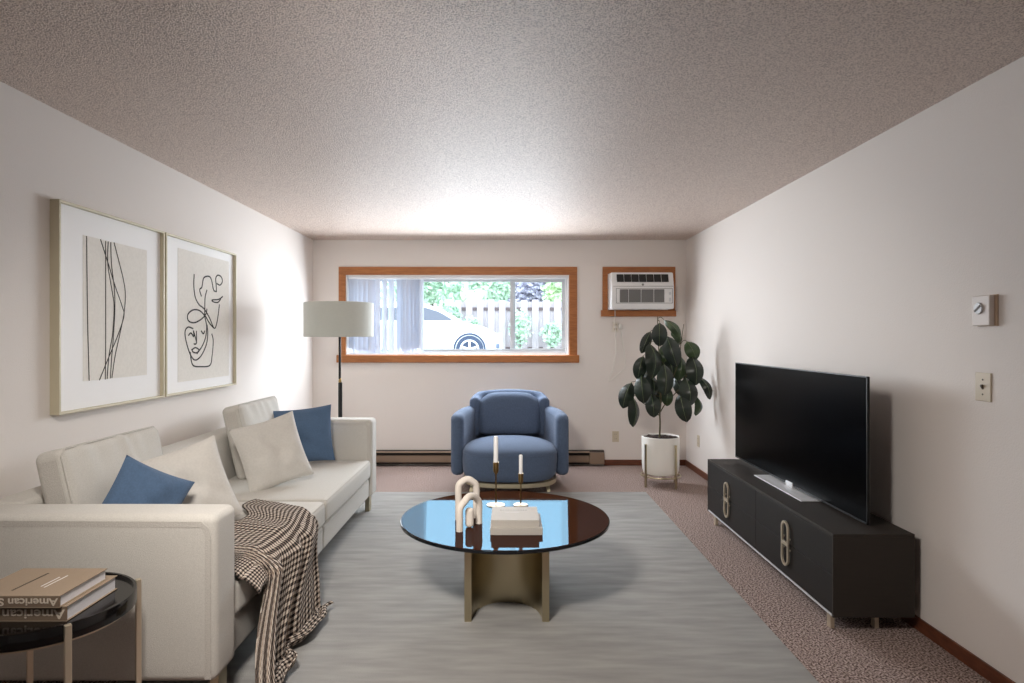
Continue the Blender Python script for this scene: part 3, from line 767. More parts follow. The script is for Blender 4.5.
# ------------------------------------------------------------------ coffee table
TX, TY, TZ, TR = -0.005, 3.40, 0.42, 0.557
ct = thing('coffee_table', 'round coffee table with dark mirrored glass top and champagne metal pedestal', 'coffee table', (TX, TY, 0.01))
mk('glass_top', lathe(NB(), [(0, TZ), (TR-0.004, TZ), (TR-0.003, TZ-0.0005), (TR-0.003, TZ-0.003), (0, TZ-0.003)], (TX, TY, 0), 128), 'table_glass', ct, smooth=False)
mk('glass_edge', lathe(NB(), [(0, TZ-0.003), (TR-0.003, TZ-0.003), (TR, TZ-0.004), (TR, TZ-0.017), (TR-0.003, TZ-0.019), (0, TZ-0.019)], (TX, TY, 0), 128), 'table_edge', ct)
def pedestal():
    hw, yf, dip, e = 0.205, 0.36, 0.23, 0.034
    outer = []
    # concave front and back faces joined by flat-ended flanges
    N = 22
    for k in range(N+1):
        a = math.pi*k/N; x = -(hw-e)*math.cos(a); outer.append((x, -yf + dip*math.sin(a)**0.8))
    pts = [(-hw, -yf)] + outer + [(hw, -yf), (hw, -yf+0.05)]
    # right side, shallow scoop
    for k in range(1, 12):
        a = math.pi*k/12; pts.append((hw-0.05*math.sin(a), -yf+0.05 + (2*yf-0.10)*k/12))
    pts += [(hw, yf-0.05), (hw, yf)] + [(-x, -y) for x, y in outer] + [(-hw, yf), (-hw, yf-0.05)]
    for k in range(1, 12):
        a = math.pi*k/12; pts.append((-hw+0.05*math.sin(a), yf-0.05 - (2*yf-0.10)*k/12))
    pts += [(-hw, -yf+0.05)]
    clean = []
    for p in pts:
        if not clean or (abs(p[0]-clean[-1][0])+abs(p[1]-clean[-1][1])) > 1e-4: clean.append(p)
    bm = NB(); prism(bm, [(TX+0.009+x, TY+y) for x, y in clean], 0.0105, TZ-0.0195)
    bmesh.ops.bevel(bm, geom=[e_ for e_ in bm.edges if abs(e_.verts[0].co.z-e_.verts[1].co.z) > 0.1 and e_.calc_face_angle(0) > R(60)], offset=0.005, segments=2, affect='EDGES')
    mk('pedestal', bm, 'champagne', ct)
pedestal()

# candlesticks and candles
def candlestick(px, topz, cupz0, cupz1, br, cr, label, clabel):
    x = (px-CX)*3.617/F; y = 3.617
    t = thing('candlestick', label, 'candlestick', (x, y, TZ))
    mk('base', lathe(NB(), [(0, TZ), (br, TZ), (br, TZ+0.004), (br*0.8, TZ+0.007), (0.008, TZ+0.010), (0, TZ+0.010)], (x, y, 0), 32), 'brass_light', t)
    mk('stem', lathe(NB(), [(0.0045, TZ+0.008), (0.0045, cupz0-0.018), (0.007, cupz0-0.012), (0.013, cupz0-0.002), (0.0, cupz0-0.001)], (x, y, 0), 16), 'brass', t)
    mk('cup', lathe(NB(), [(0, cupz0-0.002), (0.012, cupz0-0.002), (cr+0.003, cupz0+0.004), (cr+0.003, cupz1), (cr+0.0012, cupz1), (cr+0.0012, cupz0+0.006), (0, cupz0+0.006)], (x, y, 0), 24), 'brass', t)
    c = thing('candle', clabel, 'candle', (x, y, cupz0+0.006))
    mk('wax', lathe(NB(), [(0, cupz0+0.0065), (cr, cupz0+0.0065), (cr*0.96, topz-0.012), (cr*0.7, topz-0.006), (0, topz-0.005)], (x, y, 0), 20), 'candle_wax', c)
    mk('wick', lathe(NB(), [(0.0015, topz-0.006), (0.0015, topz+0.003), (0, topz+0.003)], (x, y, 0), 8), 'wick', c)
candlestick(495.9, 0.823, 0.612, 0.668, 0.052, 0.0135, 'tall brass candlestick on the coffee table, left of the two', 'white candle in the taller candlestick on the coffee table')
candlestick(520.8, 0.716, 0.555, 0.602, 0.042, 0.011, 'short brass candlestick on the coffee table, right of the two', 'white candle in the shorter candlestick on the coffee table')

# knot sculpture
ks = thing('ceramic_sculpture', 'matte cream ceramic sculpture of two interlocking arches on the coffee table', 'sculpture', (-0.2, 3.22, TZ))
def arch(pts, r):
    bm = NB(); P = catmull(pts, 8); tube(bm, P, r, 16); return bm
tr = 0.0175
fz = TZ
a0 = at(459, 500, 3.14); 
xl, xr = (459.5-CX)*3.12/F, (479-CX)*3.27/F
mk('front_arch', arch([(xl, 3.13, fz), (xl, 3.13, fz+0.06), (xl+0.001, 3.135, fz+0.11), (xl+0.022, 3.155, fz+0.140), ((xl+xr)/2, 3.19, fz+0.158), (xr-0.018, 3.23, fz+0.144), (xr, 3.255, fz+0.11), (xr, 3.265, fz+0.055), (xr, 3.265, fz)], tr), 'ceramic', ks)
xl2, xr2 = (458.5-CX)*3.33/F, (476-CX)*3.37/F
mk('rear_arch', arch([(xl2, 3.33, fz), (xl2, 3.33, fz+0.10), (xl2, 3.33, fz+0.175), (xl2+0.020, 3.335, fz+0.200), ((xl2+xr2)/2, 3.34, fz+0.211), (xr2-0.018, 3.35, fz+0.198), (xr2+0.001, 3.36, fz+0.17), (xr2+0.001, 3.37, fz+0.08), (xr2+0.001, 3.37, fz)], tr), 'ceramic', ks)
xs = (469.5-CX)*3.19/F
mk('stub', softbox(NB(), (xs, 3.195, fz+0.050), (0.043, 0.036, 0.10), 0.0178, n=4, m=5), 'ceramic', ks)

# books
def book(label, x0, x1, y0, y1, z0, z1, cov, spine_front=True, sm=None):
    t = thing('book', label, 'book', ((x0+x1)/2, (y0+y1)/2, z0)); c = 0.003
    bm = NB(); box(bm, x0, x1, y0, y1, z0, z0+c, 0.0008); box(bm, x0, x1, y0, y1, z1-c, z1, 0.0008)
    mk('cover', bm, cov, t, smooth=False)
    mk('spine', box(NB(), x0, x1, y0, y0+0.004, z0+c, z1-c, 0.0008), sm or cov, t, smooth=False)
    mk('pages', box(NB(), x0+0.005, x1-0.005, y0+0.004, y1-0.005, z0+c, z1-c), 'paper', t, smooth=False)
    return t
def text_mesh(name, s, size, m, parent, M, off=0.0, sx=1.22):
    cu = bpy.data.curves.new(name, 'FONT'); cu.body = s; cu.size = size; cu.extrude = 0.0003; cu.offset = off; cu.align_x = 'LEFT'
    tmp = bpy.data.objects.new(name, cu); COL.objects.link(tmp)
    dg = bpy.context.evaluated_depsgraph_get(); dg.update()
    me = bpy.data.meshes.new_from_object(tmp.evaluated_get(dg)); bpy.data.objects.remove(tmp)
    me.transform(Matrix.Translation(-wloc(parent)) @ M @ Matrix.Diagonal((sx, 1, 1, 1))); me.materials.clear(); me.materials.append(MATS[m])
    o = bpy.data.objects.new(name, me); COL.objects.link(o); o.parent = parent; return o
bz = TZ+0.0335
book('grey clothbound book at the bottom of the stack on the coffee table', -0.077, 0.179, 3.068, 3.33, TZ, bz, 'book_grey')
b2 = book('grey clothbound book on top of the stack on the coffee table', -0.073, 0.163, 3.085, 3.335, bz, bz+0.034, 'book_grey')
bm = NB()
for k in range(11): box(bm, -0.03+k*0.013, -0.022+k*0.013, 3.262, 3.272, bz+0.034, bz+0.0343)
mk('cover_title', bm, 'plate_dark', b2, smooth=False)
bm = NB()
for k in range(9): box(bm, -0.004+k*0.008, 0.001+k*0.008, 3.222, 3.228, bz+0.034, bz+0.0343)
mk('cover_subtitle', bm, 'paper', b2, smooth=False)

# ------------------------------------------------------------------ side table
SCX, SCY, SR, SZ = -1.453, 1.995, 0.246, 0.55
st = thing('side_table', 'round black glossy side table with slim brass legs beside the near sofa arm', 'side table', (SCX, SCY, 0))
mk('tray_top', lathe(NB(), [(0, SZ-0.010), (SR-0.012, SZ-0.010), (SR-0.010, SZ), (SR-0.002, SZ), (SR, SZ-0.003), (SR, SZ-0.046), (SR-0.004, SZ-0.049), (0, SZ-0.049)], (SCX, SCY, 0), 96), 'black_gloss', st)
for a in (-43, 42, 137, 222):
    c, s = math.cos(R(a)), math.sin(R(a)); x, y = SCX+c*(SR+0.011), SCY+s*(SR+0.011)
    bm = NB(); box(bm, -0.0105, 0.006, -0.009, 0.009, 0, SZ+0.002, 0.002); bmesh.ops.rotate(bm, verts=bm.verts, cent=(0, 0, 0), matrix=Matrix.Rotation(R(a), 3, 'Z'))
    bmesh.ops.translate(bm, verts=bm.verts, vec=(x, y, 0)); mk('leg', bm, 'brass_light', st, smooth=False)
bm = NB(); tube(bm, [(SCX+0.225*math.cos(R(a)), SCY+0.225*math.sin(R(a)), SZ-0.055) for a in range(0, 360, 8)], 0.006, 8, closed=True)
mk('rim_ring', bm, 'brass_light', st)
BB = SZ-0.0095
bz0, bz1 = SZ-0.0095, SZ+0.036
def tan_book(label, x0, x1, y0, y1, z0, z1, word):
    t = book(label, x0, x1, y0, y1, z0, z1, 'book_tan', sm='book_spine')
    # lettering reads upside down from the camera: turned half round about the spine's normal
    h = z1-z0
    M = Matrix.Translation((x1-0.006, y0-0.0006, z1-h*0.22)) @ Matrix.Rotation(math.pi, 4, 'Y') @ Matrix.Rotation(R(90), 4, 'X')
    text_mesh('spine_lettering', word, h*0.86, 'spine_text', t, M, 0.0006)
    return t
tan_book('thick tan book at the bottom of the stack on the black side table', -1.60, -1.300, 1.864, 2.108, bz0, bz1, 'American')
tb = tan_book('tan book on top of the stack on the black side table', -1.59, -1.312, 1.852, 2.075, bz1, bz1+0.036, 'American Style')
tz = bz1+0.036
def strip(parent, m, name, pts, w, n, gap):
    bm = NB(); a, b = Vector(pts[0]), Vector(pts[1]); d = (b-a)/n; s = Vector((-d.y, d.x, 0)).normalized()*w/2
    for k in range(n):
        p = a+d*k; q = p+d*(1-gap); vs_ = [p-s, q-s, q+s, p+s]
        lo = [bm.verts.new(v) for v in vs_]; hi = [bm.verts.new(v+Vector((0, 0, 0.0004))) for v in vs_]
        bm.faces.new(hi); bm.faces.new(lo[::-1])
        for i in range(4): bm.faces.new((lo[i], lo[(i+1) % 4], hi[(i+1) % 4], hi[i]))
    mk(name, bm, m, parent, smooth=False)
def topt(px, py): 
    Y = (CAMZ-tz)*F/(py-CY); return ((px-CX)*Y/F, Y, tz)
strip(tb, 'print_text', 'cover_title', (topt(12, 590.5), topt(49, 573)), 0.007, 20, 0.3)
strip(tb, 'print_white', 'cover_subtitle', (topt(41, 586.5), topt(60, 577)), 0.004, 12, 0.15)
strip(tb, 'print_white', 'cover_author', (topt(44, 587.5), topt(68, 575.5)), 0.004, 14, 0.15)

# ------------------------------------------------------------------ TV stand and TV
X0, X1, Y0, Y1, Z0, Z1 = 1.521, 1.902, 2.93, 4.753, 0.079, 0.467
tv = thing('tv_stand', 'long low black media cabinet with oval metal pulls along the right wall', 'tv stand', ((X0+X1)/2, (Y0+Y1)/2, 0))
bm = NB(); box(bm, X0+0.016, X1, Y0, Y1, Z0, Z1-0.014, 0.001); box(bm, X0, X1, Y0, Y1, Z1-0.0138, Z1, 0.0015)
box(bm, X0, X0+0.016, Y0, Y0+0.012, Z0, Z1-0.0138); box(bm, X0, X0+0.016, Y1-0.012, Y1, Z0, Z1-0.0138)
mk('carcass', bm, 'stand_black', tv, smooth=False)
mk('bottom_rail', box(NB(), X0+0.002, X0+0.016, Y0+0.012, Y1-0.012, Z0, Z0+0.010), 'silver', tv, smooth=False)
yc = (Y0+Y1)/2; zc = 0.2705
for a, b in ((Y0+0.014, yc-0.0015), (yc+0.0015, Y1-0.014)):
    for lo, hi, up in ((Z0+0.013, zc-0.0015, False), (zc+0.0015, Z1-0.017, True)):
        d = mk('drawer', box(NB(), X0+0.001, X0+0.0159, a, b, lo, hi, 0.0015), 'stand_dark', tv, smooth=False)
        ym_ = 3.41 if a < yc-0.2 else 4.32; xx = X0-0.011; hwid, hz = 0.036, 0.115
        s = 1 if up else -1
        pts = [(xx, ym_-hwid, zc+s*0.006), (xx, ym_-hwid, zc+s*(hz-hwid))] + [(xx, ym_-hwid*math.cos(R(t)), zc+s*(hz-hwid+hwid*math.sin(R(t)))) for t in range(15, 180, 15)] + [(xx, ym_+hwid, zc+s*(hz-hwid)), (xx, ym_+hwid, zc+s*0.006)]
        bm = NB(); sweep(bm, pts, lambda i: [(-0.006, -0.005), (0.006, -0.005), (0.006, 0.005), (-0.006, 0.005)], closed=True, up=Vector((1, 0, 0)))
        box(bm, xx, X0+0.001, ym_-hwid-0.004, ym_-hwid+0.004, zc+s*0.03-0.004, zc+s*0.03+0.004); box(bm, xx, X0+0.001, ym_+hwid-0.004, ym_+hwid+0.004, zc+s*0.03-0.004, zc+s*0.03+0.004)
        mk('handle', bm, 'brass_light', d, smooth=False)
for x in (X0+0.03, X1-0.14):
    for y in (Y0+0.08, Y1-0.10):
        mk('leg', box(NB(), x-0.010, x+0.010, y-0.018, y+0.018, 0.0, Z0+0.0005, 0.002), 'brass_light', tv, smooth=False)
TVX = 1.732
t = thing('television', 'large black flat screen television on the black media cabinet', 'television', (TVX, 3.85, Z1))
ty0, ty1, tz0, tz1 = 3.02, 4.755, 0.484, 1.195
mk('housing', box(NB(), TVX+0.003, TVX+0.014, ty0, ty1, tz0, tz1, 0.004), 'tv_bezel', t, smooth=False)
mk('rear_housing', softbox(NB(), (TVX+0.032, (ty0+ty1)/2, 0.75), (0.03, 1.15, 0.42), 0.012, n=3), 'tv_bezel', t)
mk('screen', box(NB(), TVX-0.001, TVX+0.003, ty0+0.006, ty1-0.006, tz0+0.010, tz1-0.006, 0.001), 'tv_screen', t, smooth=False)
bz_ = NB(); box(bz_, TVX-0.0015, TVX+0.003, ty0, ty1, tz0, tz0+0.009); box(bz_, TVX-0.0015, TVX+0.003, ty0, ty1, tz1-0.0055, tz1); box(bz_, TVX-0.0015, TVX+0.003, ty0, ty0+0.0055, tz0, tz1); box(bz_, TVX-0.0015, TVX+0.003, ty1-0.0055, ty1, tz0, tz1)
mk('bezel', bz_, 'tv_bezel', t, smooth=False)
mk('stand_base', box(NB(), 1.645, 1.80, 3.51, 4.18, Z1, Z1+0.006, 0.002), 'silver', t, smooth=False)
mk('stand_neck', box(NB(), 1.725, 1.752, 3.80, 3.89, Z1+0.006, tz0+0.02, 0.003), 'silver', t, smooth=False)
mk('logo', box(NB(), TVX-0.003, TVX-0.0015, 3.86, 3.90, tz0+0.002, tz0+0.007), 'silver', t, smooth=False)

# ------------------------------------------------------------------ potted plant on a stand
PX, PY = 1.452, 5.92
ps = thing('plant_stand', 'slim champagne metal four legged stand holding the white planter', 'plant stand', (PX, PY, 0))
bm = NB(); tube(bm, [(PX+0.182*math.cos(R(a)), PY+0.182*math.sin(R(a)), 0.095) for a in range(0, 360, 6)], 0.007, 8, closed=True)
tube(bm, [(PX-0.175, PY, 0.095), (PX+0.175, PY, 0.095)], 0.006, 8); tube(bm, [(PX, PY-0.175, 0.095), (PX, PY+0.175, 0.095)], 0.006, 8)
mk('ring', bm, 'champagne', ps)
for a in (-148, -58, 32, 122):
    x, y = PX+0.19*math.cos(R(a)), PY+0.19*math.sin(R(a))
    bm = NB(); box(bm, -0.005, 0.007, -0.011, 0.011, 0, 0.40, 0.002); bmesh.ops.rotate(bm, verts=bm.verts, cent=(0, 0, 0), matrix=Matrix.Rotation(R(a), 3, 'Z'))
    bmesh.ops.translate(bm, verts=bm.verts, vec=(x, y, 0)); mk('leg', bm, 'champagne', ps, smooth=False)
pl = thing('potted_plant', 'tall rubber plant with dark glossy leaves in a white cylindrical pot', 'plant', (PX, PY, 0.102))
mk('pot', lathe(NB(), [(0, 0.103), (0.12, 0.103), (0.155, 0.115), (0.168, 0.15), (0.172, 0.20), (0.174, 0.455), (0.170, 0.46), (0.162, 0.455), (0.160, 0.40), (0, 0.40)], (PX, PY, 0), 56), 'pot_white', pl)
bm = NB(); grid = []
for k in range(9):
    r_ = 0.160*k/8
    grid.append([bm.verts.new((PX+r_*math.cos(2*math.pi*a/36), PY+r_*math.sin(2*math.pi*a/36), 0.446+noise.noise(Vector((a*.7, k*.9, 0)))*0.014)) for a in range(36)] if k else [bm.verts.new((PX, PY, 0.452))])
for k in range(8):
    A, B = grid[k], grid[k+1]
    for a in range(36):
        b = (a+1) % 36
        if k == 0: bm.faces.new((A[0], B[a], B[b]))
        else: bm.faces.new((A[a], B[a], B[b], A[b]))
mk('soil', bm, 'soil', pl)
def zp(zx, zy, Y=PY): return at(610+zx*0.1902, 310+zy*0.1902, Y)
stem_pts = [Vector((PX-0.01, PY, 0.42)), zp(263, 600), zp(262, 540), zp(268, 470), zp(262, 400), zp(255, 300), zp(256, 200), zp(252, 120), zp(250, 35)]
bm = NB(); tube(bm, catmull(stem_pts, 5), 0.009, 8, taper=0.004)
tube(bm, catmull([zp(262, 540), zp(300, 480), zp(350, 430), zp(400, 350), zp(440, 260)], 5), 0.006, 6, taper=0.003)
tube(bm, catmull([zp(268, 470), zp(320, 380), zp(365, 260), zp(372, 180), zp(388, 75)], 5), 0.005, 6, taper=0.003)
tube(bm, catmull([zp(258, 555), zp(235, 530), zp(175, 490), zp(150, 470)], 5), 0.005, 6, taper=0.003)
mk('stem', bm, 'stem', pl)
LV = [(260,125,112,80,0,-.08,0),(190,165,115,55,22,.0,0),(330,95,110,50,-38,-.02,1),(225,265,165,95,3,-.12,0),(325,215,150,90,-18,-.07,0),(160,300,115,72,12,-.04,0),
      (430,210,95,78,-25,.02,1),(447,315,138,95,-4,-.05,0),(370,305,115,70,10,.02,1),(290,365,145,88,2,-.10,0),(170,415,128,85,-6,-.14,0),(88,445,128,80,16,-.02,0),
      (133,535,138,76,8,-.10,0),(225,500,110,78,-6,-.06,0),(412,430,134,98,-3,-.10,0),(385,512,134,84,-14,-.14,0),(500,405,120,50,-22,.0,0),(458,500,96,52,8,.03,1),
      (303,455,84,58,4,.0,1),(225,395,120,78,0,.0,0),(345,150,70,50,-20,.06,1),(310,300,120,70,-12,.06,0),(360,400,100,60,-24,.05,0),(255,440,110,70,5,.05,0),(285,240,110,70,10,.08,1),(200,350,110,70,10,.08,0),(420,360,110,70,5,.10,0)]
def leaf(bm, zx, zy, ln, wd, ang, dy, mi, seed):
    sc = 0.1902*PY/F; L = ln*sc*1.10; W = wd*sc*1.06
    rnd = random.Random(seed)
    a = R(ang); yaw = R(rnd.uniform(-28, 28)) ; c = zp(zx, zy, PY+dy*0.9)
    n = 10; droop = rnd.uniform(0.02, 0.07); cup = rnd.uniform(0.25, 0.6)
    M = Matrix.Translation(c) @ Matrix.Rotation(a, 4, 'Y') @ Matrix.Rotation(yaw, 4, 'Z')
    V = []
    for i in range(n+1):
        s = i/n; w = W/2*(math.sin(math.pi*min(1, s*0.96+0.02))**0.62)*(1.0-0.10*s)
        if i == 0: w = 0.004
        if i == n: w = 0.002
        z = L/2 - s*L; y = -droop*math.sin(math.pi*s) + (0.25*L*(1-s)**3)
        row = []
        for k in range(-4, 5):
            q = k/4
            row.append(bm.verts.new(M @ Vector((w*q, y + abs(q)**1.3*w*cup, z - abs(q)*0.01))))
        V.append(row)
    for i in range(n):
        for k in range(8):
            f = bm.faces.new((V[i][k], V[i+1][k], V[i+1][k+1], V[i][k+1])); f.material_index = mi
    # pale midrib
    for i in range(n):
        p, q = V[i][4].co, V[i+1][4].co; d = Vector((0.0022*(1-0.6*i/n), 0, 0)); o = M.to_3x3() @ Vector((0, -0.0022, 0))
        f = bm.faces.new([bm.verts.new(x) for x in (p-d+o, q-d+o, q+d+o, p+d+o)]); f.material_index = 2
    return M @ Vector((0, 0.25*L, L/2))
bm = NB(); tips = []
for k, (zx, zy, ln, wd, an, dy, mi) in enumerate(LV): tips.append((leaf(bm, zx, zy, ln, wd, an, dy, mi, k+3), zx, zy))
SP = catmull(stem_pts, 5) + catmull([zp(262, 540), zp(300, 480), zp(350, 430), zp(400, 350), zp(440, 260)], 5) + catmull([zp(268, 470), zp(320, 380), zp(365, 260), zp(372, 180)], 5)
for tp, zx, zy in tips:
    near = min(SP, key=lambda p: (p-tp-Vector((0, 0, 0.0))).length + 0.5*max(0, p.z-tp.z))
    nf = len(bm.faces); tube(bm, catmull([near, (near+tp)/2 + Vector((0, 0, 0.02)), tp], 4), 0.0028, 5); bm.faces.ensure_lookup_table()
    for f in bm.faces[nf:]: f.material_index = 3
mk('foliage', bm, ['leaf', 'leaf_light', 'leaf_rib', 'stem'], pl)

# ------------------------------------------------------------------ outside
GZ = 0.78
bm = box(NB(), -30, 30, YB+T+0.02, 45, GZ-0.3, GZ); struct(mk('ground', bm, 'concrete', smooth=False))
fc = thing('wooden_fence', 'pale board on board privacy fence outside the window behind the car', 'fence', (-1, 18.5, GZ))
FY = 18.5; ftop = at(0, 300, FY).z
bm = NB(); x = (455-CX)*FY/F; xs0 = x
while x < 3.4:
    box(bm, x, x+0.19, FY-0.045, FY-0.022, GZ+0.04, ftop + (0.012*math.sin(x*9)), 0.004); x += 0.323
x = xs0+0.16
while x < 3.4:
    box(bm, x, x+0.19, FY+0.022, FY+0.045, GZ+0.04, ftop-0.05, 0.004); x += 0.323
mk('boards', bm, 'fence_wood', fc, smooth=False)
for z in (at(0, 309, FY).z, at(0, 348.5, FY).z):
    mk('rail', box(NB(), xs0, 3.5, FY-0.0218, FY+0.0218, z-0.045, z+0.045), 'fence_dark', fc, smooth=False)
fc2 = None
def leafcloud(bm, c, r, n, s, rnd):
    for _ in range(n):
        while True:
            p = Vector((rnd.uniform(-1, 1), rnd.uniform(-1, 1), rnd.uniform(-1, 1)))
            if p.length < 1: break
        d = p.length; p = p.normalized()*(d**0.5)
        k = 0.75+0.35*noise.noise(p*2.2+Vector(c))
        q = Vector((c[0]+p.x*r[0]*k, c[1]+p.y*r[1]*k, c[2]+p.z*r[2]*k))
        e = Euler((rnd.uniform(0, 6.3), rnd.uniform(0, 6.3), rnd.uniform(0, 6.3))).to_matrix(); w = s*rnd.uniform(0.6, 1.3)
        pts = [e @ Vector(v) for v in ((0, -w, 0), (w*0.55, 0, w*0.15), (0, w, 0), (-w*0.55, 0, w*0.15))]
        bm.faces.new([bm.verts.new(q+v) for v in pts])
rt = random.Random(3)
trees = [(-5.4, 21.5, 2.0, 3.0, 'foliage', 'pale green tree behind the fence, seen through the blind vanes'),
         (-3.0, 25.0, 1.9, 3.5, 'foliage', 'pale green leafy tree rising above the parked car'),
         (-0.9, 21.6, 1.55, 3.0, 'foliage', 'green leafy tree above the middle of the fence'),
         (0.9, 25.0, 1.3, 3.5, 'foliage_purple', 'purplish grey leafy tree above the right part of the fence'),
         (2.5, 21.8, 1.25, 2.9, 'foliage_bright', 'bright yellow green tree above the right end of the fence')]
for x, y, r, z, m, lab in trees:
    t = thing('tree', lab, 'tree', (x, y, GZ), 'trees beyond the fence')
    bm = NB(); tube(bm, catmull([(x, y, GZ), (x+0.1, y, GZ+0.9), (x, y+0.1, z)], 4), 0.14, 8, taper=0.06); mk('trunk', bm, 'bark', t)
    bm = NB()
    for k in range(5):
        leafcloud(bm, (x+rt.uniform(-0.5, 0.5)*r, y+rt.uniform(-.4, .4), z+rt.uniform(-0.55, 0.25)), (r*0.75, 1.0, 0.85), 620, 0.11, rt)
    mk('foliage', bm, m, t, smooth=False)
for x, y, r, z, h, lab in ((0.38, 18.05, 0.42, 1.75, 0.62, 'loose green shrub climbing the fence just right of the window mullion'),
                         (1.35, 18.1, 0.45, 1.55, 0.42, 'pale green shrub against the right end of the fence'),
                         (-0.05-0.95, 18.15, 0.30, 1.75, 0.3, 'small green shrub at the fence behind the car bonnet'),
                         (-1.62, 18.1, 0.35, 2.05, 0.40, 'green shrub at the left end of the fence above the car roof')):
    t = thing('shrub', lab, 'shrub', (x, y, GZ))
    bm = NB(); tube(bm, catmull([(x, y, GZ), (x+0.03, y, GZ+0.5), (x, y, z)], 4), 0.02, 6, taper=0.01); mk('stem', bm, 'bark', t)
    bm = NB(); leafcloud(bm, (x, y, z), (r, 0.3, h), 420, 0.06, rt); leafcloud(bm, (x, y, z-h*0.4), (r*0.6, 0.25, h*0.9), 160, 0.06, rt); mk('foliage', bm, 'foliage', t, smooth=False)

# car
car = thing('car', 'white hatchback car parked outside the window, front end to the right', 'car', (-2.3, 16.3, GZ))
CYs, CW = 15.4, 1.74; CYm = CYs+CW/2
top = [(-0.10, 0.50), (-0.13, 0.61), (-0.33, 0.77), (-0.58, 0.885), (-1.075, 1.0), (-1.32, 1.14), (-1.63, 1.325), (-1.956, 1.43), (-2.4, 1.49), (-3.0, 1.475), (-3.6, 1.38), (-4.2, 1.14), (-4.42, 1.02), (-4.5, 0.75)]
def ztop(x):
    for (a, za), (b, zb_) in zip(top, top[1:]):
        if b <= x <= a: return za + (zb_-za)*(a-x)/(a-b)
    return top[-1][1] if x < -4 else top[0][1]
bm = NB(); xsn = [-0.10-0.1*k for k in range(0, 45)]
rings = []
for x in xsn:
    zt = ztop(x); belt = min(zt-0.03, 0.99 if x > -1.1 else 1.0)
    if x > -1.1: belt = zt-0.04
    endf = sstep(-0.08, -0.75, x) if x > -0.75 else (sstep(-4.52, -4.1, x) if x < -4.1 else 1)
    hw = CW/2*(0.80+0.20*endf)
    gw = hw - 0.04 - max(0, (zt-belt))*0.42
    sec = [(-hw+0.06, 0.20), (-hw+0.01, 0.32), (-hw, 0.52), (-hw+0.012, 0.72), (-hw+0.035, belt), (-gw-0.01, zt-0.05), (-gw+0.10, zt-0.005), (0, zt+0.012)]
    sec = sec + [(-y, z) for y, z in sec[::-1][1:]]
    rings.append([bm.verts.new((x, CYm+y, GZ+z)) for y, z in sec])
for A, B in zip(rings, rings[1:]):
    for k in range(len(A)-1): bm.faces.new((A[k], A[k+1], B[k+1], B[k]))
    bm.faces.new((A[-1], A[0], B[0], B[-1]))
bm.faces.new(rings[0]); bm.faces.new(rings[-1][::-1])
mk('body', bm, 'car_paint', car)
def car_side(x, z, off=0.006):   # point on the near flank above the belt
    zt = ztop(x); belt = 1.0; hw = CW/2
    gw = hw-0.04-max(0, zt-belt)*0.42; y0 = -hw+0.035; y1 = -gw-0.01
    tt = (z-belt)/max(0.02, (zt-0.05-belt)); return (x, CYm + y0 + (y1-y0)*tt - off, GZ+z)
def side_glass(pts, name):
    bm = NB(); N = 10
    xs_ = [pts[0]+(pts[1]-pts[0])*k/N for k in range(N+1)]
    lo = []; hi = []
    for x in xs_:
        zt = ztop(x)-0.085; zt = max(1.035, min(zt, 1.36)); lo.append(bm.verts.new(car_side(x, 1.03, 0.012))); hi.append(bm.verts.new(car_side(x, zt, 0.012)))
    for k in range(N): bm.faces.new((lo[k], lo[k+1], hi[k+1], hi[k]))
    r_ = bmesh.ops.extrude_face_region(bm, geom=list(bm.faces)); bmesh.ops.translate(bm, verts=[v for v in r_['geom'] if isinstance(v, bmesh.types.BMVert)], vec=(0, 0.01, 0))
    mk(name, bm, 'car_glass', car, smooth=False)
side_glass((-1.34, -2.42), 'side_window'); side_glass((-2.52, -3.45), 'side_window')
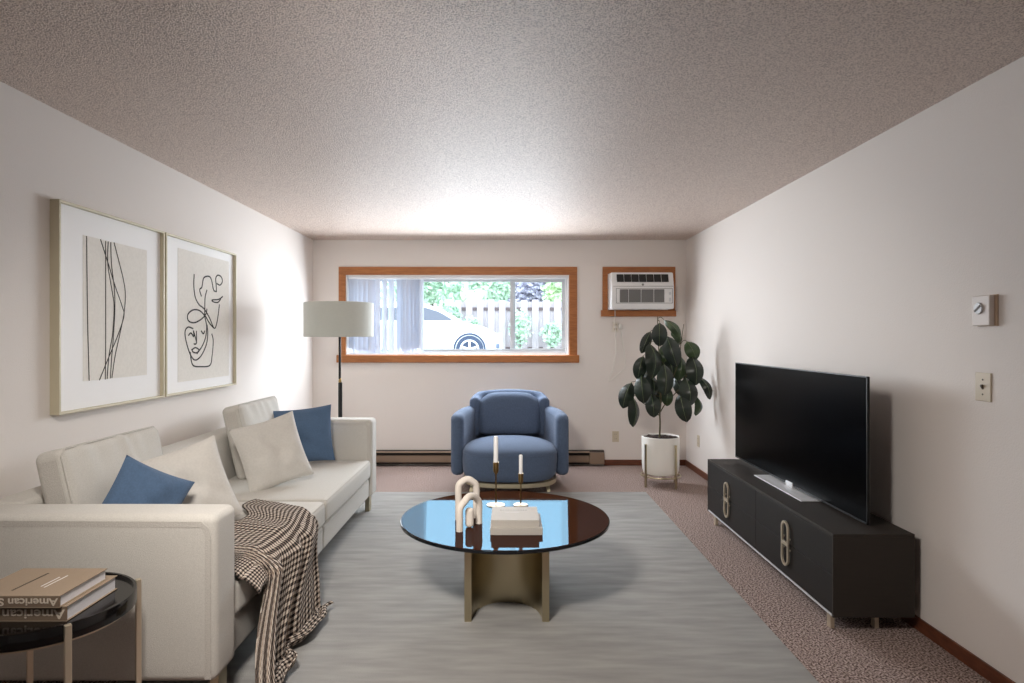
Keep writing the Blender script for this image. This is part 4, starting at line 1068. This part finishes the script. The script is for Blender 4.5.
for wx in (-0.89, -3.58):
    wz = GZ+0.325; yw = CYs-0.04
    w = mk('wheel', lathe(NB(), [(0.0, 0.10), (0.325, 0.10), (0.335, 0.06), (0.325, 0.01), (0.25, 0.0), (0.235, 0.02), (0.0, 0.03)], (wx, yw, wz), 40, 'y'), 'tyre', car)
    bm = NB()
    lathe(bm, [(0.195, 0.0), (0.236, -0.006), (0.24, 0.02), (0.195, 0.02)], (wx, yw, wz), 36, 'y'); lathe(bm, [(0, -0.008), (0.055, -0.006), (0.06, 0.02)], (wx, yw, wz), 16, 'y')
    for k in range(5):
        a = R(90+72*k); c, s = math.cos(a), math.sin(a)
        b2_ = NB(); box(b2_, 0.04, 0.205, -0.004, 0.018, -0.026, 0.026); bmesh.ops.rotate(b2_, verts=b2_.verts, cent=(0, 0, 0), matrix=Matrix.Rotation(-a, 3, 'Y')); bmesh.ops.translate(b2_, verts=b2_.verts, vec=(wx, yw, wz))
        mm = bpy.data.meshes.new('tmp'); b2_.to_mesh(mm); b2_.free(); bm.from_mesh(mm); bpy.data.meshes.remove(mm)
    mk('hubcap', bm, 'rim', w)
    bm = NB(); pts = [(wx+0.375*math.cos(R(a)), CYs-0.004, wz+0.375*math.sin(R(a))) for a in range(-10, 191, 8)]
    sweep(bm, pts, lambda i: [(-0.022, -0.008), (0.022, -0.008), (0.022, 0.02), (-0.022, 0.02)], up=Vector((0, 1, 0))); mk('wheel_arch', bm, 'tyre', car, smooth=False)
mk('headlight', softbox(NB(), (-0.24, CYs+0.17, GZ+0.66), (0.26, 0.10, 0.10), 0.04, n=3), 'rim', car)
mk('fog_light', softbox(NB(), (-0.20, CYs+0.14, GZ+0.40), (0.09, 0.06, 0.12), 0.02, n=3), 'rim_dark', car)
bm = NB(); box(bm, -2.44, -2.43, CYs+0.002, CYs+0.02, GZ+0.35, GZ+0.98); box(bm, -1.36, -1.35, CYs-0.002, CYs+0.02, GZ+0.35, GZ+0.98); box(bm, -2.44, -1.35, CYs-0.003, CYs+0.02, GZ+0.40, GZ+0.41)
mk('door_seam', bm, 'rim_dark', car, smooth=False)
